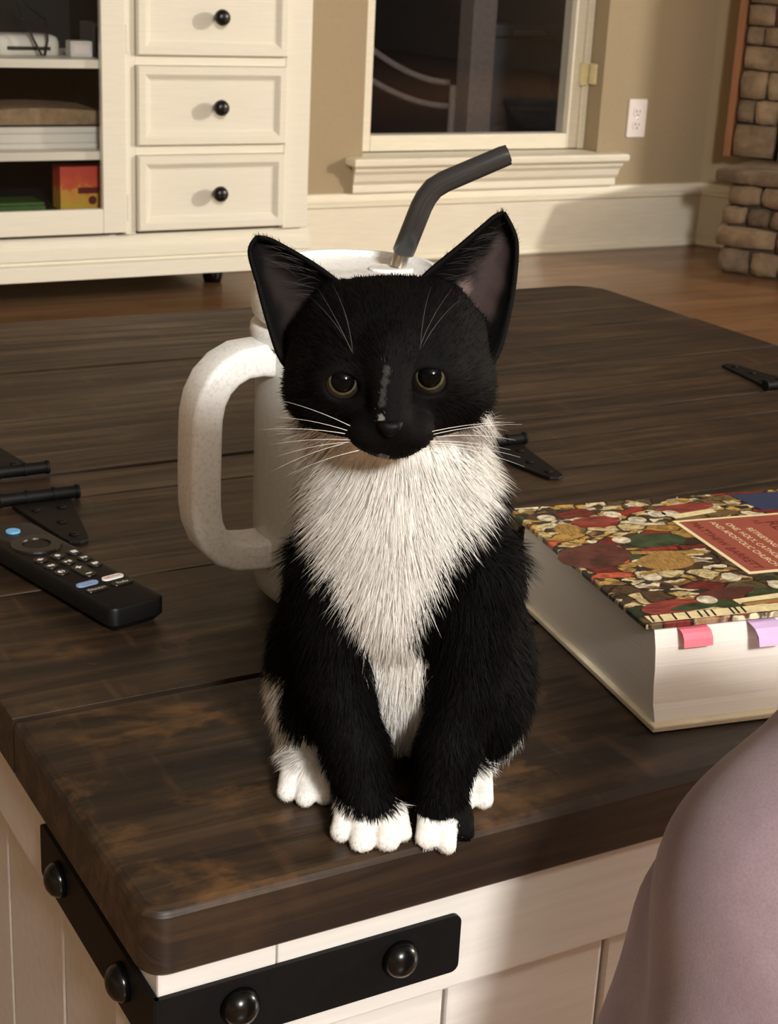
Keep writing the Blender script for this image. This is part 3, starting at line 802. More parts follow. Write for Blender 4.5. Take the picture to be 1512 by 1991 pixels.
# paper flags in the fore-edge
def flag(x0, x1, mat, dy, dz, z0=.0515):
    m = MB(); pts = [(.020, z0), (.0125, z0), (.0125 - dy * .5, z0 - dz * .12), (.0125 - dy * .85, z0 - dz * .45), (.0125 - dy, z0 - dz)]
    m.loft([[(x, yy, zz) for yy, zz in pts] + [(x, yy - .00015, zz - .00025) for yy, zz in pts[::-1]] for x in (x0, x1)])
    m.build('paper_flag', mat, bk)
flag(.0165, .0335, 'pink', .006, .0075); flag(.0575, .0745, 'lilac', .012, .0085)

# ================================================================== REMOTE
ra = math.atan2(.972, -.235) - math.pi / 2
rm = thing('remote_control', 'slim black remote control lying on the table left of the tumbler', 'remote', (.2875, .7815, TT + .0003), ra)
MB().prism(round_rect(-.0188, .0188, 0, .155, .006, 6), .0, .0158, .0022, .005).build('case', 'remote', rm, True, angle=.7)
zr = .0159
def key(x, y, rx, ry, mat='remote_key', h=.0008, parent=None, name='key'):
    return MB().prism(ell(x, y, rx, ry, 0, 18), zr - .0003, zr + h, .0003).build(name, mat, parent or rm)
def mark(x, y, kind, par, s=1.0):
    z0 = zr + .00085
    m = MB()
    def r(x0, x1, y0, y1): m.prism([(x + x0 * s, y + y0 * s), (x + x1 * s, y + y0 * s), (x + x1 * s, y + y1 * s), (x + x0 * s, y + y1 * s)], z0, z0 + .00012)
    def t(p): m.prism([(x + a * s, y + b * s) for a, b in p], z0, z0 + .00012)
    if kind == 'back': t([(-.0022, 0), (.0004, -.0018), (.0004, .0018)]); r(.0004, .002, -.0006, .0006)
    elif kind == 'home': t([(-.002, .0), (.002, 0), (0, .002)]); r(-.0014, .0014, -.0018, 0)
    elif kind == 'menu':
        for q in (-.0014, 0, .0014): r(-.0019, .0019, q - .0004, q + .0004)
    elif kind == 'rew': t([(-.0024, 0), (0, -.0016), (0, .0016)]); t([(-.0002, 0), (.0022, -.0016), (.0022, .0016)])
    elif kind == 'play': t([(-.0022, .0015), (-.0022, -.0015), (0, 0)]); r(.0004, .0011, -.0015, .0015); r(.0015, .0022, -.0015, .0015)
    elif kind == 'fwd': t([(.0024, 0), (0, .0016), (0, -.0016)]); t([(.0002, 0), (-.0022, .0016), (-.0022, -.0016)])
    elif kind == 'mute': t([(-.0022, -.0008), (0, -.002), (0, .002), (-.0022, .0008)]); r(.0006, .0022, -.0004, .0004); r(.0011, .0017, -.0016, .0016)
    elif kind == 'plus': r(-.002, .002, -.0005, .0005); r(-.0005, .0005, -.002, -.00051); r(-.0005, .0005, .00051, .002)
    elif kind == 'minus': r(-.002, .002, -.0005, .0005)
    elif kind == 'guide': r(-.002, .002, .0008, .0016); r(-.002, .002, -.0004, .0004); r(-.002, .0005, -.0016, -.0008)
    m.build('printed_symbol', 'print_white', par)
key(0, .1415, .0046, .0046, 'blue', .0010, None, 'voice_key')
ring = MB().loft([[(x * 1.0, .113 + yy, zr - .0003) for x, yy in ell(0, 0, .0160, .0160, 0, 40)], [(x, .113 + yy, zr + .0012) for x, yy in ell(0, 0, .0156, .0156, 0, 40)],
                  [(x, .113 + yy, zr + .0012) for x, yy in ell(0, 0, .0090, .0090, 0, 40)], [(x, .113 + yy, zr + .0001) for x, yy in ell(0, 0, .0086, .0086, 0, 40)]], False, True).build('navigation_ring', 'remote_key', rm)
key(0, .113, .0080, .0080, 'remote', .0006, None, 'select_key')
for i, (yy, kinds) in enumerate(((.0885, ('back', 'home', 'menu')), (.0765, ('rew', 'play', 'fwd')))):
    for xx, kd in zip((-.0118, 0, .0118), kinds): mark(xx, yy, kd, key(xx, yy, .0045, .0045))
mark(-.0118, .0645, 'mute', key(-.0118, .0645, .0045, .0045)); mark(.0118, .0645, 'guide', key(.0118, .0645, .0045, .0045))
rk = MB().prism(round_rect(-.0045, .0045, .0485, .069, .0045, 5), zr - .0003, zr + .0008, .0003).build('volume_rocker', 'remote_key', rm)
mark(0, .0645, 'plus', rk); mark(0, .053, 'minus', rk)
for xx, yy, mt, body, tm in ((.0085, .0405, 'print_white', 'NETFLIX', 'print_red'), (-.0090, .0405, 'pale_blue', 'prime video', 'print_white'),
                             (-.0090, .0300, 'remote_key', 'Disney+', 'print_white'), (.0085, .0300, 'remote_key', 'hulu', 'print_white')):
    kx = MB().prism(round_rect(xx - .0072, xx + .0072, yy - .0029, yy + .0029, .0029, 5), zr - .0003, zr + .0008, .0003).build('app_key', mt, rm)
    text_mesh('lettering', body, {'NETFLIX': .0030, 'prime video': .0026, 'Disney+': .0036, 'hulu': .0044}[body], tm, kx, (xx, yy - .0012, zr + .00095), 0, 'CENTER')

# ================================================================== TUMBLER
def shell_mat():
    t = NT('frosted_wall')
    out = t.n['Material Output']
    v = t.coords(); n = t.noise(v, 300, 4, .6)
    t.base(t.ramp(n.outputs['Fac'], [(.36, lin(216, 218, 214)), (.6, lin(228, 229, 224))]))
    t.b.inputs['Roughness'].default_value = .4
    tr = t.node('ShaderNodeBsdfTransparent'); tr.inputs[0].default_value = (.97, .97, .95, 1)
    ms = t.node('ShaderNodeMixShader'); ms.inputs[0].default_value = .55
    t.link(tr.outputs[0], ms.inputs[1]); t.link(t.b.outputs[0], ms.inputs[2]); t.link(ms.outputs[0], out.inputs[0])
    return t.m
MT['shell'] = shell_mat()
tu = thing('tumbler', 'frosted white lidded tumbler with side handle standing behind the kitten', 'tumbler', (.4241, .789, TT + .0003), math.atan2(-.473, .881))
MB().lathe([(.044, 0), (.050, .0015), (.0545, .006), (.0565, .014), (.0572, .03), (.0574, .156), (.0560, .158)], seg=64).build('outer_wall', 'shell', tu, True, angle=.8)
MB().lathe([(.040, .006), (.0485, .012), (.0500, .02), (.0500, .0925)], seg=56).build('liquid', 'liquid', tu, True, angle=.8)
MB().lathe([(.0500, .0928), (.0500, .1555), (.0495, .156)], seg=56).build('liner', 'liner', tu, True, angle=.8)
MB().lathe([(.0578, .1585), (.0606, .160), (.0612, .1635), (.0606, .167), (.0590, .1685)], seg=64).build('collar', 'frosted', tu, True, angle=.8)
ld = MB().lathe([(.0555, .1687), (.0560, .1705), (.0598, .1740), (.0606, .178), (.0606, .186), (.0590, .1905), (.0560, .192), (.0530, .1925), (.0508, .1945), (.0488, .2010), (.0470, .2030), (.0440, .2030), (.0425, .2000), (.0405, .1990), (.001, .1990)], seg=64).build('lid', 'frosted', tu, True, angle=.6)
MB().prism(ell(.020, .004, .013, .010, 0, 20), .1992, .2012, .0006).build('straw_collar', 'frosted', ld)
ha = math.radians(180 + 27)
er = np.array([math.cos(ha), math.sin(ha), 0]); et = np.array([-er[1], er[0], 0])
path = [(.048, .1505), (.062, .1525), (.073, .1515), (.082, .1470), (.089, .1400), (.0935, .131), (.0955, .121), (.0960, .108), (.0962, .085), (.0960, .068), (.0945, .057), (.0905, .047), (.0840, .0395), (.0750, .0355), (.064, .0345), (.049, .0345)]
rings = []
for i, (r_, z_) in enumerate(path):
    a = np.array(path[min(i + 1, len(path) - 1)]) - np.array(path[max(i - 1, 0)]); a = a / np.linalg.norm(a)
    nrm = np.array([a[1], -a[0]])                     # in (rho, z)
    th, wd = .0092, .0135
    sec = round_rect(-th, th, -wd, wd, .0035, 3)
    rings.append([tuple(er * (r_ + p * nrm[0]) + et * q + np.array([0, 0, z_ + p * nrm[1]])) for p, q in sec])
MB().loft(rings).build('handle', 'frosted', tu, True, angle=.9)
s0 = np.array([.0235, 0.004, .196])
sw = thing('drinking_straw', 'bent drinking straw with grey silicone tip standing in the tumbler', 'straw', tuple(tu.location), tu.rotation_euler.z)
MB().tube([(.0240, .004, .2016), (.0268, .004, .213)], .0046, 16).build('steel_tube', 'steel', sw, True, angle=.8)
sil = [(.0262, .004, .2085), (.0265, .004, .2100), (.0355, .004, .2365), (.0380, .004, .2420), (.0420, .004, .2475), (.0480, .004, .2515), (.0800, .004, .2668), (.0835, .004, .2682)]
MB().tube(sil, [.0052, .0064, .0064, .0064, .0064, .0063, .0061, .0058], 20).build('silicone_tip', 'silicone', sw, True, angle=.8)
MB().tube([(.0836, .004, .26825), (.0840, .004, .26842)], .0040, 16).build('tip_opening', 'cable', sw)

# ================================================================== implicit surfaces (leg and kitten)
def surface_nets(F, org, h):
    nx, ny, nz = F.shape
    S = F < 0
    cs = [(i, j, k) for i in (0, 1) for j in (0, 1) for k in (0, 1)]
    sl = lambda A, c: A[c[0]:nx - 1 + c[0], c[1]:ny - 1 + c[1], c[2]:nz - 1 + c[2]]
    cnt = sum(sl(S, c).astype(np.int8) for c in cs)
    act = (cnt > 0) & (cnt < 8)
    idx = -np.ones(act.shape, np.int64); ii = np.argwhere(act); idx[act] = np.arange(len(ii))
    acc = np.zeros((len(ii), 3)); num = np.zeros(len(ii))
    for a in range(8):
        for b in range(a + 1, 8):
            d = np.array(cs[b]) - np.array(cs[a])
            if np.abs(d).sum() != 1 or (d < 0).any(): continue
            fa = F[ii[:, 0] + cs[a][0], ii[:, 1] + cs[a][1], ii[:, 2] + cs[a][2]]
            fb = F[ii[:, 0] + cs[b][0], ii[:, 1] + cs[b][1], ii[:, 2] + cs[b][2]]
            m = (fa < 0) != (fb < 0)
            t = np.where(m, fa / np.where(m, fa - fb, 1), 0)
            acc += np.where(m[:, None], np.array(cs[a])[None] + t[:, None] * d[None], 0); num += m
    V = (ii + acc / num[:, None]) * h + np.array(org)
    quads = []
    for ax in range(3):
        o1, o2 = [(1, 2), (2, 0), (0, 1)][ax]
        s0 = [slice(None)] * 3; s1 = [slice(None)] * 3
        s0[ax] = slice(0, -1); s1[ax] = slice(1, None)
        A = S[tuple(s0)]; B = S[tuple(s1)]
        e = np.argwhere(A != B)
        lim = np.array(act.shape)
        ok = (e[:, o1] > 0) & (e[:, o2] > 0) & (e[:, o1] < lim[o1]) & (e[:, o2] < lim[o2])
        e = e[ok]
        def cell(d1, d2):
            q = e.copy(); q[:, o1] -= d1; q[:, o2] -= d2
            return idx[q[:, 0], q[:, 1], q[:, 2]]
        q = np.stack([cell(1, 1), cell(0, 1), cell(0, 0), cell(1, 0)], 1)
        flip = ~A[e[:, 0], e[:, 1], e[:, 2]]
        q[flip] = q[flip][:, ::-1]
        quads.append(q)
    Q = np.concatenate(quads)
    return V, Q[(Q >= 0).all(1)]
def smooth_mesh(V, Q, it, lam=.5):
    for _ in range(it):
        s = np.zeros_like(V); c = np.zeros(len(V))
        for a in range(4):
            i, j = Q[:, a], Q[:, (a + 1) % 4]
            np.add.at(s, i, V[j]); np.add.at(c, i, 1); np.add.at(s, j, V[i]); np.add.at(c, j, 1)
        V = V + lam * (s / c[:, None] - V)
    return V
def smin(a, b, k):
    h = np.clip(.5 + .5 * (b - a) / k, 0, 1)
    return b * (1 - h) + a * h - k * h * (1 - h)
def d_capsule(P, a, b, ra, rb):
    a = np.array(a, np.float32); b = np.array(b, np.float32); ab = b - a
    t = np.clip(((P - a) @ ab) / (ab @ ab), 0, 1)
    return np.linalg.norm(P - a - t[..., None] * ab, axis=-1) - (ra + (rb - ra) * t)
def d_ellipsoid(P, c, r, rot=None):
    q = P - np.array(c, np.float32)
    if rot is not None: q = q @ np.array(Matrix.Rotation(rot[1], 3, rot[0]), np.float32)
    r = np.array(r, np.float32)
    k0 = np.linalg.norm(q / r, axis=-1); k1 = np.linalg.norm(q / (r * r), axis=-1)
    return k0 * (k0 - 1) / (k1 + 1e-9)
def grid(lo, hi, h):
    ax = [np.arange(l, u, h, dtype=np.float32) for l, u in zip(lo, hi)]
    return np.stack(np.meshgrid(*ax, indexing='ij'), -1)
def np_mesh(name, V, Q):
    me = bpy.data.meshes.new(name)
    me.vertices.add(len(V)); me.vertices.foreach_set('co', np.asarray(V, np.float32).ravel())
    k = Q.shape[1]
    me.loops.add(Q.size); me.loops.foreach_set('vertex_index', Q.ravel().astype(np.int32))
    me.polygons.add(len(Q)); me.polygons.foreach_set('loop_start', np.arange(0, Q.size, k, dtype=np.int32))
    try: me.polygons.foreach_set('loop_total', np.full(len(Q), k, np.int32))
    except Exception: pass
    me.update(calc_edges=True); me.polygons.foreach_set('use_smooth', np.ones(len(Q), bool))
    return me

# ---- the leg of the person sitting in front of the table
LO = np.array([.39, .25, 0])
pn = thing('person', 'seated person in mauve knit trousers, only a raised leg showing beside the table', 'person', tuple(LO))
P = grid((.10, -.35, .02), (1.08, .50, .80), .008)
F0, F1, F2, F3 = (.4594, .355, .5495), (.4134, .3584, .4933), (.4067, .3333, .4228), (.3986, .2807, .2834)
D = d_capsule(P, F1, F0, .0683, .0594)
for a, b, ra_, rb_ in ((F0, (.505, .322, .552), .0594, .058), ((.505, .322, .552), (.88, -.25, .45), .058, .09), (F1, F2, .0683, .0782), (F2, F3, .0782, .072), (F3, (.39, .25, .09), .072, .045)):
    D = smin(D, d_capsule(P, a, b, ra_, rb_), .012)
G = d_capsule(P, (.4286, .3916, .4460), (.4143, .3757, .3872), .0676, .0763)
G = smin(G, d_capsule(P, (.4143, .3757, .3872), (.394, .325, .236), .0763, .066), .01)
D = np.minimum(D, G)
V, Q = surface_nets(D, (.10, -.35, .02), .008)
V = smooth_mesh(V, Q, 2)
link('trouser_leg', np_mesh('trouser_leg', V - LO, Q), 'fabric', pn)
sh = MB()
sh.loft([[(x, y, z) for x, y, z in [(a * (1.0 if q < 3 else .8), -.02 - q * .035 + .12, zz) for a, zz in ((-.036, 0), (.036, 0), (.038, .03), (.03, .055 - q * .004), (-.03, .055 - q * .004), (-.038, .03))]] for q in range(6)])
sh.build('foot', 'fabric', pn, True)

# ================================================================== KITTEN (local millimetres: x right, y away from the viewer, z up)
KO = (.312, .530, TT)
KR = math.atan2(-.507, .862)
kt = thing('kitten', 'black and white kitten sitting upright on the front edge of the table', 'kitten', KO, KR)
lo, hi, H_ = (-84, -48, -16), (92, 172, 262), 1.2
AX = [np.arange(l, u, H_, dtype=np.float32) for l, u in zip(lo, hi)]
D = np.full([len(a) for a in AX], 50.0, np.float32)
HC = np.array([-9.5, 16, 212.0])
EYES = [np.array([-27.2, -11.4, 210.6]), np.array([7.4, -11.0, 214.4])]
ER = 8.3
def blend(T_, items, k, cut=False, marg=16):
    """smooth-join primitives into a field, working only near each one"""
    for it in items:
        if it[0] == 'c':
            _, a, b, ra_, rb_ = it; a = np.array(a, float); b = np.array(b, float); r_ = max(ra_, rb_)
            l_, u_ = np.minimum(a, b) - r_, np.maximum(a, b) + r_
        else:
            c, r_ = np.array(it[1], float), np.array(it[2], float)
            r_ = np.full(3, r_.max()) if len(it) > 3 else r_
            l_, u_ = c - r_, c + r_
        sl = tuple(slice(max(int((l_[q] - marg - lo[q]) / H_), 0), min(int((u_[q] + marg - lo[q]) / H_) + 2, T_.shape[q])) for q in range(3))
        P = np.stack(np.meshgrid(*[AX[q][sl[q]] for q in range(3)], indexing='ij'), -1)
        d = d_capsule(P, *it[1:]) if it[0] == 'c' else d_ellipsoid(P, *it[1:])
        T_[sl] = np.maximum(T_[sl], -d) if cut else smin(T_[sl], d.astype(np.float32), k)
    return T_
def field(): return np.full(D.shape, 50.0, np.float32)
# trunk
blend(D, [('e', (0, 55, 128), (43, 40, 50))], .1)
blend(D, [('e', (2, 80, 76), (56, 58, 58)), ('e', (2, 95, 46), (54, 56, 46))], 18)
blend(D, [('e', (-40, 74, 40), (21, 42, 36)), ('e', (45, 76, 40), (21, 42, 36))], 12)
# neck and breast
blend(D, [('c', (-7, 30, 196), (-3, 36, 150), 30, 36), ('e', (-4, 25, 122), (31, 26, 42)), ('e', (-5, 22, 150), (30, 17, 34))], 12)
# forelegs
LEGS = [[((-30, 30, 112), (-27, 18, 64), 20, 15), ((-27, 18, 64), (-16, 8, 35), 15, 14.2), ((-16, 8, 35), (-9.5, -1, 12), 14.2, 12.8)],
        [((33, 35, 112), (33, 21, 64), 21, 15.5), ((33, 21, 64), (25.5, 11, 36), 15.5, 13.4), ((25.5, 11, 36), (23, 4, 13), 13.4, 11.8)]]
for lg in LEGS:
    L_ = field()
    blend(L_, [('c',) + q for q in lg], 5)
    D = smin(D, L_, 6)
# front paws with toes
TOES_L = [(-20.2, -11, 4.4, 5.4), (-10.8, -16.5, 2.8, 6.0), (0.4, -15.6, 4.6, 6.2), (7.4, -11, 5.0, 4.0)]
TOES_R = [(17.6, -10.5, 2.6, 5.2), (27.2, -10.0, .4, 5.0), (34.8, -4.5, 3.6, 4.6)]
PF = field(); blend(PF, [('e', (-7.5, -4, 8), (13.5, 10, 7))], .1)
for x, yy, zz, r_ in TOES_L: blend(PF, [('c', (x * .84 - 1.2, -3.5, 11.5), (x, yy, zz), r_, r_ - .1)], .5)
D = smin(D, PF, 2.5)
PF = field(); blend(PF, [('e', (25.5, 1, 8), (10.5, 10, 7))], .1)
for x, yy, zz, r_ in TOES_R: blend(PF, [('c', (25 + (x - 25) * .88, 1.5, 10.5), (x, yy, zz), r_, r_ - .1)], .5)
D = smin(D, PF, 2.0)
# hind feet
for sx, px_, off_ in ((-1, -38.5, 0), (1, 35.5, 4)):
    PF = field(); blend(PF, [('c', (px_ + sx * 6, 68, 16), (px_, 32 + off_, 10), 12, 10)], .1)
    for q, yy, zz in ((-8.6, 19.5, 5.2), (0, 16, 4.8), (8.4, 18.5, 5.2)): blend(PF, [('c', (px_ + q * .8, 36 + off_, 10.5), (px_ + q, yy + off_, zz), 6.2, 4.9)], .6)
    D = smin(D, PF, 4)
# tail curled behind the haunches
blend(D, [('c', (4, 142, 20), (-22, 156, 11), 11, 9), ('c', (-22, 156, 11), (-46, 142, 9), 9, 8)], 6)
# head
Hd = field()
blend(Hd, [('e', HC, (41.5, 37, 34.3))], .1)
blend(Hd, [('c', (-33, 20, 236), (7, 20, 239.5), 8, 8), ('c', (-33, 17, 228), (-42, 20, 221), 12, 9), ('c', (12, 17, 233), (21, 20, 227), 12, 9)], 7)
blend(Hd, [('e', (-35, 9, 201), (16.5, 20, 16.5)), ('e', (17.5, 10, 204), (16.5, 20, 16.5))], 9)
blend(Hd, [('c', (-9, -13, 224), (-7.4, -28, 201), 10.5, 7.0), ('e', (-14.2, -20.5, 193.5), (10.5, 11, 8.6)), ('e', (.2, -20.5, 194.5), (10.5, 11, 8.6)), ('e', (-6.5, -16, 187), (10, 10.5, 5.6))], 5)
blend(Hd, [('e', e + np.array([0, 1.5, 0]), (12.5, 9.0, 11)) for e in EYES], 5)
D = smin(D, Hd, 6); del Hd, PF, L_
for e, tilt in zip(EYES, (-.12, .16)): blend(D, [('e', e + np.array([0, -9.0, -.9]), (7.3, 9, 5.6), ('Y', tilt))], 0, True)
blend(D, [('c', (-16, -33, 187.0), (-6.8, -35.0, 190.0), 1.0, 1.0), ('c', (-6.8, -35.0, 190.0), (3.5, -33, 188.0), 1.0, 1.0), ('c', (-6.8, -37, 190), (-7, -37, 196), .8, .8)], 0, True, 4)
# the feet rest on the table top and fold over its edge
GX, GY_, GZ = np.meshgrid(*AX, indexing='ij', sparse=True)
over = (.530 + (GX * -.507 + GY_ * .862) / 1000 - .5106) * 1000
D = np.maximum(D, -np.maximum(GZ - .5, -over + 0 * GZ))
V, Q = surface_nets(D, lo, H_)
V = smooth_mesh(V, Q, 3, .45)
del D

# ears: curved sheets with thickness, joined to the body surface
def spline(pts, t):
    pts = np.array(pts, float); n = len(pts) - 1
    x = np.clip(t * n, 0, n - 1e-6); i = int(x); f = x - i
    p0, p1, p2, p3 = pts[max(i - 1, 0)], pts[i], pts[i + 1], pts[min(i + 2, n)]
    return .5 * (2 * p1 + (p2 - p0) * f + (2 * p0 - 5 * p1 + 4 * p2 - p3) * f * f + (3 * p1 - p0 - 3 * p2 + p3) * f ** 3)
EARS = [dict(inner=[(-24, 20, 236), (-33, 22, 243.5), (-44, 25, 250), (-56, 28, 255.5), (-62, 29.5, 257.8), (-66.8, 30, 258.3)],
             outer=[(-47, 8, 206), (-54.5, 15, 212), (-60.5, 21, 226), (-65.5, 26, 241), (-69.2, 29, 252.5), (-66.8, 30, 258.3)], depth=15),
        dict(inner=[(-2, 20, 241), (5, 23, 249), (17, 26, 259.5), (26.5, 28.5, 268), (31, 29.5, 272), (34.2, 30, 273.5)],
             outer=[(28, 7, 209), (35, 14, 219), (38.6, 21, 234), (40.2, 26, 250), (39.6, 29, 263.5), (34.2, 30, 273.5)], depth=17)]
NU, NV = 22, 28
earV, earQ, earC, earN = [], [], [], []
base_i = len(V)
for E in EARS:
    front = np.zeros((NV + 1, NU + 1, 3))
    for j in range(NV + 1):
        t = j / NV; a = spline(E['inner'], t); b = spline(E['outer'], t)
        for i in range(NU + 1):
            u = i / NU
            p = a * (1 - u) + b * u
            w_ = 4 * u * (1 - u)
            p = p + np.array([0, 1, 0]) * E['depth'] * (w_ ** .8) * (1 - t) ** .75
            front[j, i] = p
    tx = np.gradient(front, axis=1); ty = np.gradient(front, axis=0)
    nn = np.cross(tx, ty); nn /= np.linalg.norm(nn, axis=-1, keepdims=True) + 1e-9
    nn[nn[..., 1] > 0] *= -1                           # towards the viewer
    back_ = front - nn * 1.6
    edge_round = front + nn * 0.0
    o = base_i + sum(len(x) for x in earV)
    earV.append(front.reshape(-1, 3)); earV.append(back_.reshape(-1, 3))
    n1 = (NV + 1) * (NU + 1)
    g = lambda j, i, s: o + s * n1 + j * (NU + 1) + i
    q = []
    for j in range(NV):
        for i in range(NU):
            q.append((g(j, i, 0), g(j, i + 1, 0), g(j + 1, i + 1, 0), g(j + 1, i, 0)))
            q.append((g(j, i, 1), g(j + 1, i, 1), g(j + 1, i + 1, 1), g(j, i + 1, 1)))
        q.append((g(j, 0, 0), g(j + 1, 0, 0), g(j + 1, 0, 1), g(j, 0, 1)))
        q.append((g(j, NU, 0), g(j, NU, 1), g(j + 1, NU, 1), g(j + 1, NU, 0)))
    q = np.array(q)
    earQ.append(q); E['front'] = front; E['nn'] = nn
nb = len(V)
Vall = np.concatenate([V] + earV); Qall = np.concatenate([Q] + earQ)

# coat colours: black with white bib, belly stripe, paws and a thin blaze
BLK = np.array([.0034, .0031, .0029]); WHT = np.array([.88, .86, .815]); PNK = np.array([.050, .034, .032])
zs = [0, 20, 33, 48, 66, 80, 92, 103, 117, 131, 145, 158, 172, 182, 192, 205]
lb = [-3, -4, -6, -8, -12, -13, -14, -18, -26, -33, -40, -47, -47, -42, -38, -30]
rb = [9, 10, 14, 17, 17, 12, 5, 6, 11, 17, 26, 38, 44, 41, 36, 24]
def white_mask(p, jit=0.0):
    x, yy, z = p[:, 0], p[:, 1], p[:, 2]
    L_ = np.interp(z, zs, lb) - jit; R_ = np.interp(z, zs, rb) + jit
    face = (((x - HC[0]) / 46) ** 2 + ((z - 214) / np.where(z < 214, 30.5, 37)) ** 2 < 1) & (yy < 24)
    chin_face = (yy < -1) & (z > 178)
    bib = (x > L_) & (x < R_) & (yy < 52) & (z > 15) & (z < 200) & ~face & ~chin_face
    # the forelegs stay black below the breast
    q32 = p.astype(np.float32)
    for lg in LEGS:
        for a, b, r0, r1 in lg: bib &= ~((d_capsule(q32, a, b, r0, r1) < np.where(z < 70, 5.0, 1.2)) & (z < 96))
    bib &= ~((z < 26) & (yy < 40))
    lp = (x < 11.8) & (x > -30) & (yy < 3.5 - .12 * (x + 6) ** 2 * .1) & (z < 12.5 + .4 * np.abs(x + 6)) & (z < 17)
    rp = (x >= 11.8) & (x < 31.2) & (yy < -3.0) & (z < 11)
    hl = (x < -22) & (z < 26) & (yy < 78) & (yy > 5) & (x > -62)
    hl2 = (x < -36) & (z < 52 - .2 * (yy - 40)) & (z > 20) & (yy > 40) & (yy < 92) & (x + .5 * (z - 20) < -36)
    hr = (x > 27) & (z < 17) & (yy > 9) & (yy < 80)
    hr2 = (x > 44) & (z < 24) & (yy > 50) & (yy < 105)
    bl = (np.abs(x + 10.2 - .09 * (z - 214)) < .75 + .65 * np.sin(z * .75) ** 2) & (z > 206.5) & (z < 221.5) & (yy < -12)
    bl2 = (np.abs(x + 10.6) < 1.5) & (z > 199.5) & (z < 203.5) & (yy < -20)
    ch = (((x + 9.5) / 2.6) ** 2 + ((z - 183.5) / 2.2) ** 2 < 1) & (yy < -15)
    return (bib | lp | rp | hl | hl2 | hr | hr2), (bl | bl2 | ch)
def coat(p, jit=0.0):
    w_, s_ = white_mask(p, jit)
    c = np.tile(BLK, (len(p), 1)); c[w_] = WHT; c[s_] = np.array([.035, .034, .032]); c[s_ & (p[:, 2] < 205)] = np.array([.20, .19, .18])
    return c
cols = np.ones((len(Vall), 4), np.float32)
cols[:nb, :3] = coat(V)
cols[nb:, :3] = BLK
o = nb
for E in EARS:
    f_ = E['front'].reshape(-1, 3); n1 = len(f_)
    jj, ii = np.meshgrid(np.arange(NV + 1) / NV, np.arange(NU + 1) / NU, indexing='ij')
    u, t = ii.ravel(), jj.ravel()
    right = E is EARS[1]
    wob = .10 * np.sin(f_[:, 2] * .45 + f_[:, 0] * .3) + .08 * np.sin(f_[:, 0] * .9 - f_[:, 2] * .25)
    m = np.clip(1.25 - (((u - .58) / .27) ** 2 + ((t - .42) / .33) ** 2) + 2 * wob, 0, 1) * (1.0 if right else .30)
    m2 = np.clip(1.2 - (((u - .70) / .16) ** 2 + ((t - .13) / .07) ** 2), 0, 1) * (.5 if right else .55)
    m3 = np.clip(1.2 - (((u - .40) / .09) ** 2 + ((t - .27) / .06) ** 2), 0, 1) * (1.0 if right else 0.0)
    cols[o:o + n1, :3] = BLK * 1.3 + PNK[None] * m[:, None] + PNK[None] * 1.1 * np.array([1.1, .8, .75]) * m2[:, None] + np.array([.16, .11, .10]) * m3[:, None]
    o += 2 * n1
me = np_mesh('body', Vall / 1000.0, Qall)
at = me.color_attributes.new('coat', 'FLOAT_COLOR', 'POINT'); at.data.foreach_set('color', cols.ravel())
body = link('body', me, 'coat', kt)

# ---- fur: tapered strands rooted on the skin, combed by region
tri = np.concatenate([Q[:, [0, 1, 2]], Q[:, [0, 2, 3]]])
A_, B_, C_ = V[tri[:, 0]], V[tri[:, 1]], V[tri[:, 2]]
fn = np.cross(B_ - A_, C_ - A_); area = np.linalg.norm(fn, axis=1) / 2
vn = np.zeros_like(V)
for a in range(3): np.add.at(vn, tri[:, a], fn)
vn /= np.linalg.norm(vn, axis=1, keepdims=True) + 1e-12
def unit(a): return a / (np.linalg.norm(a, axis=-1, keepdims=True) + 1e-9)
ctr = (A_ + B_ + C_) / 3
wgt = area.copy()
whit = white_mask(ctr)[0]
wgt[ctr[:, 1] > 95] *= .35
wgt[whit & (ctr[:, 2] > 90)] *= 1.1
wgt[(ctr[:, 2] > 205)] *= 1.2
wgt[(ctr[:, 2] < 18) & (ctr[:, 1] < 50)] *= 3.0
NS = 125000
pick = rng.choice(len(tri), NS, p=wgt / wgt.sum())
r1, r2 = np.sqrt(rng.random(NS)), rng.random(NS)
w0, w1, w2 = 1 - r1, r1 * (1 - r2), r1 * r2
R0 = w0[:, None] * A_[pick] + w1[:, None] * B_[pick] + w2[:, None] * C_[pick]
NN = unit(w0[:, None] * vn[tri[pick, 0]] + w1[:, None] * vn[tri[pick, 1]] + w2[:, None] * vn[tri[pick, 2]])
keep = np.ones(NS, bool)
for e in EYES: keep &= np.linalg.norm((R0 - e - np.array([0, -6, 0])) / np.array([8.2, 12, 7.2]), axis=1) > 1
keep &= np.linalg.norm((R0 - np.array([-7.3, -35, 197])) / np.array([6.5, 8, 5.5]), axis=1) > 1
R0, NN = R0[keep], NN[keep]; NS = len(R0)
x, yy, z = R0.T
wm, sm_ = white_mask(R0 + rng.normal(0, 1.0, R0.shape))
head = 1 / (1 + np.exp(-(z - 186 + .25 * (yy - 10)) / 3.0)) * (yy < 58)
head = np.where((wm) & (z < 200), 0, head); head = np.where((yy < 4) & (z > 176) & ~wm, 1.0, head)
paw = (z < 15) & (yy < 12) | ((z < 17) & (np.abs(x) > 26) & (yy < 45))
leg = (z < 75) & (yy < 24) & ~paw
g = np.zeros_like(R0)
gh = unit(R0 - np.array([-7, -34, 199])) + np.array([0, .5, 0]); gh[:, 2] -= .25 * (z < 205)
gb = np.stack([1.25 * (x + 4) / 40, np.full(NS, .05), np.full(NS, -1.0)], 1)
gside = np.stack([.25 * x / 60, np.full(NS, .1), np.full(NS, -1.0)], 1)
gp = np.stack([np.zeros(NS), np.full(NS, -1.0), np.full(NS, -.35)], 1)
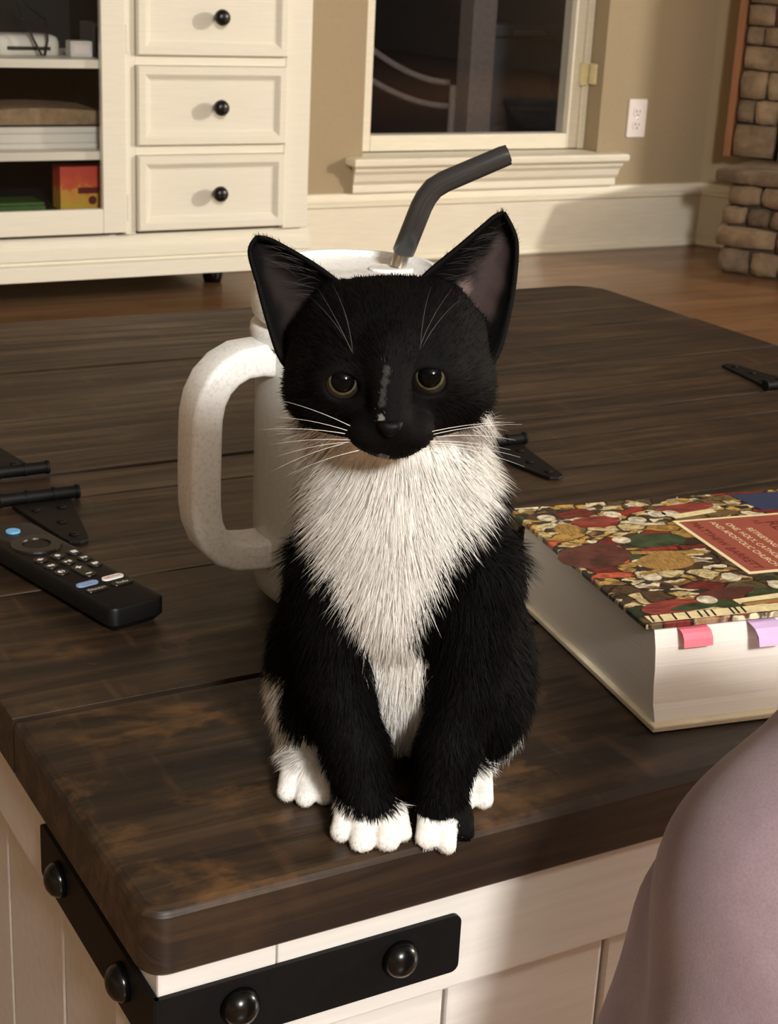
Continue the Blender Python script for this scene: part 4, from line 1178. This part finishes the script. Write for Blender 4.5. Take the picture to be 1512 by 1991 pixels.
g = np.where((wm & (z > 80))[:, None], gb, gside)
g = np.where(paw[:, None], gp, g)
g = unit(g) * (1 - head[:, None]) + unit(gh) * head[:, None]
tan = unit(g - (g * NN).sum(1, keepdims=True) * NN)
lift = np.full(NS, .30); lift = np.where(wm & (z > 80), .19, lift); lift = np.where(head > .5, .22, lift); lift = np.where(paw, .18, lift)
ruff = (z > 120) & (z < 200) & (head < .5) & (yy < 75)
lift = np.where(ruff, .19, lift); lift = np.where(ruff & (np.abs(x + 3) > 24), .46, lift)
L = np.full(NS, 8.0)
L = np.where(leg, 4.5, L); L = np.where(paw, 1.5, L); L = np.where(head > .5, 3.4, L)
L = np.where((head > .5) & (z < 205) & (np.abs(x - HC[0]) > 26), 5.0, L); L = np.where((yy < 6) & (z > 172) & (z < 192) & ~wm, 1.3, L)
L = np.where(wm & (z > 84), 12.5, L); L = np.where(ruff & wm, 12.5, L); L = np.where(ruff & ~wm, 10.5, L)
L = np.where(wm & (z <= 84) & (z > 20) & (yy < 50) & (np.abs(x) < 22), 9.0, L)
dist_nose = np.linalg.norm(R0 - np.array([-7, -34, 199]), axis=1)
L = np.where((head > .5) & (dist_nose < 24), 1.8, L)
L = L * (.65 + .6 * rng.random(NS))
rnd = rng.normal(0, 1, R0.shape)
d0 = unit(tan * (1 - lift)[:, None] + NN * lift[:, None] + rnd * .10)
grav = np.array([0, 0, -1.0])
bend = (tan * .45 + grav * .25 + rng.normal(0, .18, R0.shape))
Wd = np.where(wm, .14, .18) * (.8 + .5 * rng.random(NS)); Wd = np.where(L < 3, .16, Wd)
ts = np.array([0, .4, .75, 1.0]); wf = np.array([1, .85, .5, 0])
side = unit(np.cross(d0, NN) + rng.normal(0, .55, R0.shape)); side = unit(side - (side * d0).sum(1, keepdims=True) * d0)
ng = np.cross(d0, side); fl_ = (ng * NN).sum(1) < 0; side[fl_] *= -1
FV = np.zeros((NS, 7, 3)); 
for k, (t, w_) in enumerate(zip(ts, wf)):
    c = R0 + (d0 * t + bend * (t * t * .5)[..., None] if False else d0 * t + bend * (t * t * .5)) * L[:, None] - NN * .3
    if k < 3:
        FV[:, 2 * k] = c - side * (Wd * w_)[:, None]; FV[:, 2 * k + 1] = c + side * (Wd * w_)[:, None]
    else: FV[:, 6] = c
# keep every strand above the table where it lies over the table top
FV[..., 2] = np.where((FV[..., 2] < .6) & (.530 + (FV[..., 0] * -.507 + FV[..., 1] * .862) / 1000 > .5108), .6, FV[..., 2])
i0 = (np.arange(NS) * 7)[:, None]
T = np.concatenate([i0 + np.array([[0, 2, 3]]), i0 + np.array([[0, 3, 1]]), i0 + np.array([[2, 4, 5]]), i0 + np.array([[2, 5, 3]]), i0 + np.array([[4, 6, 5]])])
test = np.cross(FV[:, 2] - FV[:, 0], FV[:, 3] - FV[:, 0])
if ((test * NN).sum(1) > 0).mean() < .5: T = T[:, ::-1].copy()
fc_ = np.where(wm[:, None], WHT[None] * (.88 + .15 * rng.random(NS))[:, None], BLK[None] * (.7 + .9 * rng.random(NS))[:, None])
fc_[sm_] = np.array([.085, .082, .078]) * (.3 + 1.2 * rng.random((int(sm_.sum()), 1))); fc_[sm_ & (z < 205)] = np.array([.30, .29, .27])
fcol = np.ones((NS, 7, 4), np.float32); fcol[..., :3] = np.clip(fc_, 0, .9)[:, None]
FN = unit(NN[:, None] + .17 * rng.normal(0, 1, (NS, 1, 3)) + np.zeros((1, 7, 1)) + np.where(wm, .22, .0)[:, None, None] * np.array([0, 0, 1.0]))
me = np_mesh('fur', FV.reshape(-1, 3) / 1000.0, T)
at = me.color_attributes.new('coat', 'FLOAT_COLOR', 'POINT'); at.data.foreach_set('color', fcol.ravel())
me.normals_split_custom_set_from_vertices(FN.reshape(-1, 3).astype(np.float32))
fur = link('fur', me, coat_mat('cat_fur', .6, .06, .12), kt); fur['kind'] = 'stuff'

# ---- ear hair, whiskers
def hairs(name, roots, tips, bends, w, mat, parent, seg=6, n=8):
    m = MB()
    for a, b, c in zip(roots, tips, bends):
        a, b, c = np.array(a, float), np.array(b, float), np.array(c, float)
        pts = [((1 - t) ** 2 * a + 2 * t * (1 - t) * c + t * t * b) / 1000 for t in np.linspace(0, 1, n)]
        m.tube(pts, [w / 1000 * (1 - .85 * t) for t in np.linspace(0, 1, n)], seg)
    return m.build(name, mat, parent, True)
MT['ear_hair'] = plain('ear_hair', (.05, .047, .045, 1), .5, var=0)
for E, sgn in zip(EARS, (1, 1)):
    ro, ti, be = [], [], []
    fr = E['front']
    for _ in range(70 if E is EARS[1] else 34):
        j = random.uniform(.10, .62); i = random.uniform(.04, .38)
        a = fr[int(j * NV), int(i * NU)]
        b = fr[min(int((j + random.uniform(.12, .3)) * NV), NV), min(int((i + random.uniform(.25, .45)) * NU), NU)] + np.array([0, -4 - 3 * random.random(), 0])
        ro.append(a); ti.append(b); be.append((a + b) / 2 + np.array([random.uniform(-2, 2), -5, 3]))
    hh = hairs('ear_hair', ro, ti, be, .10, 'ear_hair', kt, 3, 5); hh['kind'] = 'stuff'
MT['black_hair'] = plain('black_hair', (.004, .0037, .0035, 1), .7, spec=.1, var=0)
for E in EARS:
    ro, ti, be = [], [], []
    for _ in range(420):
        t = random.uniform(.06, .995); ed = random.choice(('inner', 'outer'))
        a = spline(E[ed], t); oth = spline(E['outer' if ed == 'inner' else 'inner'], t); tip = spline(E[ed], min(t + .12, 1.0))
        dirv = unit(unit(a - oth) * .7 + unit(tip - a + np.array([0, 0, .5])) * .9 + np.array([0, .1, 0]) + np.array([random.gauss(0, .25) for _ in range(3)]))
        a = a + np.array([0, 1.0, 0]) - dirv * .8
        b = a + dirv * random.uniform(2.0, 4.2); ro.append(a); ti.append(b); be.append((a + b) / 2 + np.array([0, 0, .3]))
    hh = hairs('ear_fringe', ro, ti, be, .16, 'black_hair', kt, 3, 3); hh['kind'] = 'stuff'
for sx, n_ in ((-1, 7), (1, 9)):
    for q in range(n_):
        f_ = q / (n_ - 1)
        a = np.array([-7 + sx * (12 + 3 * (q % 3)), -26 + 2 * (q % 3), 194.5 - 8 * f_])
        b = a + np.array([sx * (30 + 8 * random.random()), 8 + 6 * random.random(), 6 - 26 * f_ + random.uniform(-3, 3)])
        hairs('whisker', [a], [b], [(a + b) / 2 + np.array([0, -3, 3.5])], .16, 'whisker', kt)
for a, tips in (((-24.5, -17, 224), [(-39, -8, 247), (-42, -6, 243), (-33, -9, 249)]), ((3.5, -17, 227), [(6, -9, 250), (14, -8, 249), (18, -6, 245)])):
    for t in tips:
        a2 = np.array(a) + np.array([random.uniform(-1.5, 1.5), 0, random.uniform(-1, 1)])
        hairs('brow_whisker', [a2], [t], [(a2 + np.array(t)) / 2 + np.array([random.uniform(0, 3) * (1 if a[0] < 0 else -1), -4, 3])], .15, 'brow', kt)

# ---- eyes and nose
def eye_mat():
    t = NT('cat_iris')
    tc = t.node('ShaderNodeTexCoord'); sx = t.node('ShaderNodeSeparateXYZ'); t.link(tc.outputs['Object'], sx.inputs[0])
    n = t.noise(tc.outputs['Object'], 900, 3)
    t.base(t.ramp(n.outputs['Fac'], [(.3, lin(60, 57, 38)), (.7, lin(88, 84, 58))]))
    t.b.inputs['Roughness'].default_value = .12; t.b.inputs['Coat Weight'].default_value = 0.3; t.b.inputs['Coat Roughness'].default_value = .02; t.b.inputs['Specular IOR Level'].default_value = .2
    return t.m
MT['iris'] = eye_mat()
pup = NT('cat_pupil'); pup.base((.002, .002, .002, 1)); pup.b.inputs['Roughness'].default_value = .03; pup.b.inputs['Specular IOR Level'].default_value = .10
MT['pupil'] = pup.m
MT['eye_white'] = plain('eye_rim', lin(40, 34, 32), .3)
def sphere_cap(r, c, a0, a1, seg=28, rings=10):
    """zone of a sphere around -y"""
    return MB().lathe([(r * math.sin(a), r * math.cos(a)) for a in np.linspace(a1, max(a0, .02), rings)], c, seg, '-y')
camdir = Vector((0, -1, 0.0))
for e in EYES:
    er_ = bpy.data.objects.new('eye', None)
    c = Vector(e / 1000.0)
    eb = sphere_cap(ER / 1000, (0, 0, 0), 0.02, 3.0, 32, 24).build('eye', 'eye_white', kt, True)
    eb.location = c
    look = (Vector((-.001 - c.x * .0, -.60, .37)) - c).normalized()
    eb.rotation_euler = Vector((0, -1, 0)).rotation_difference(look).to_euler()
    sphere_cap((ER + .06) / 1000, (0, 0, 0), .46, .78, 32, 8).build('iris', 'iris', eb, True)
    sphere_cap((ER + .10) / 1000, (0, 0, 0), .02, .60, 32, 8).build('pupil', 'pupil', eb, True)
nz = MB()
prof_n = [(-5.0, 201.0), (-2.5, 202.0), (2.5, 202.0), (5.0, 201.0), (4.6, 198.4), (2.6, 196.6), (.9, 195.2), (-.9, 195.2), (-2.6, 196.6), (-4.6, 198.4)]
nz.loft([[((-7.2 + a * s) / 1000, yy / 1000, (198.6 + (b - 198.6) * s) / 1000) for a, b in prof_n] for s, yy in ((1.05, -29), (1.0, -33.5), (.85, -35.6), (.55, -36.6), (.15, -36.9))])
nz.build('nose', 'nose', kt, True)
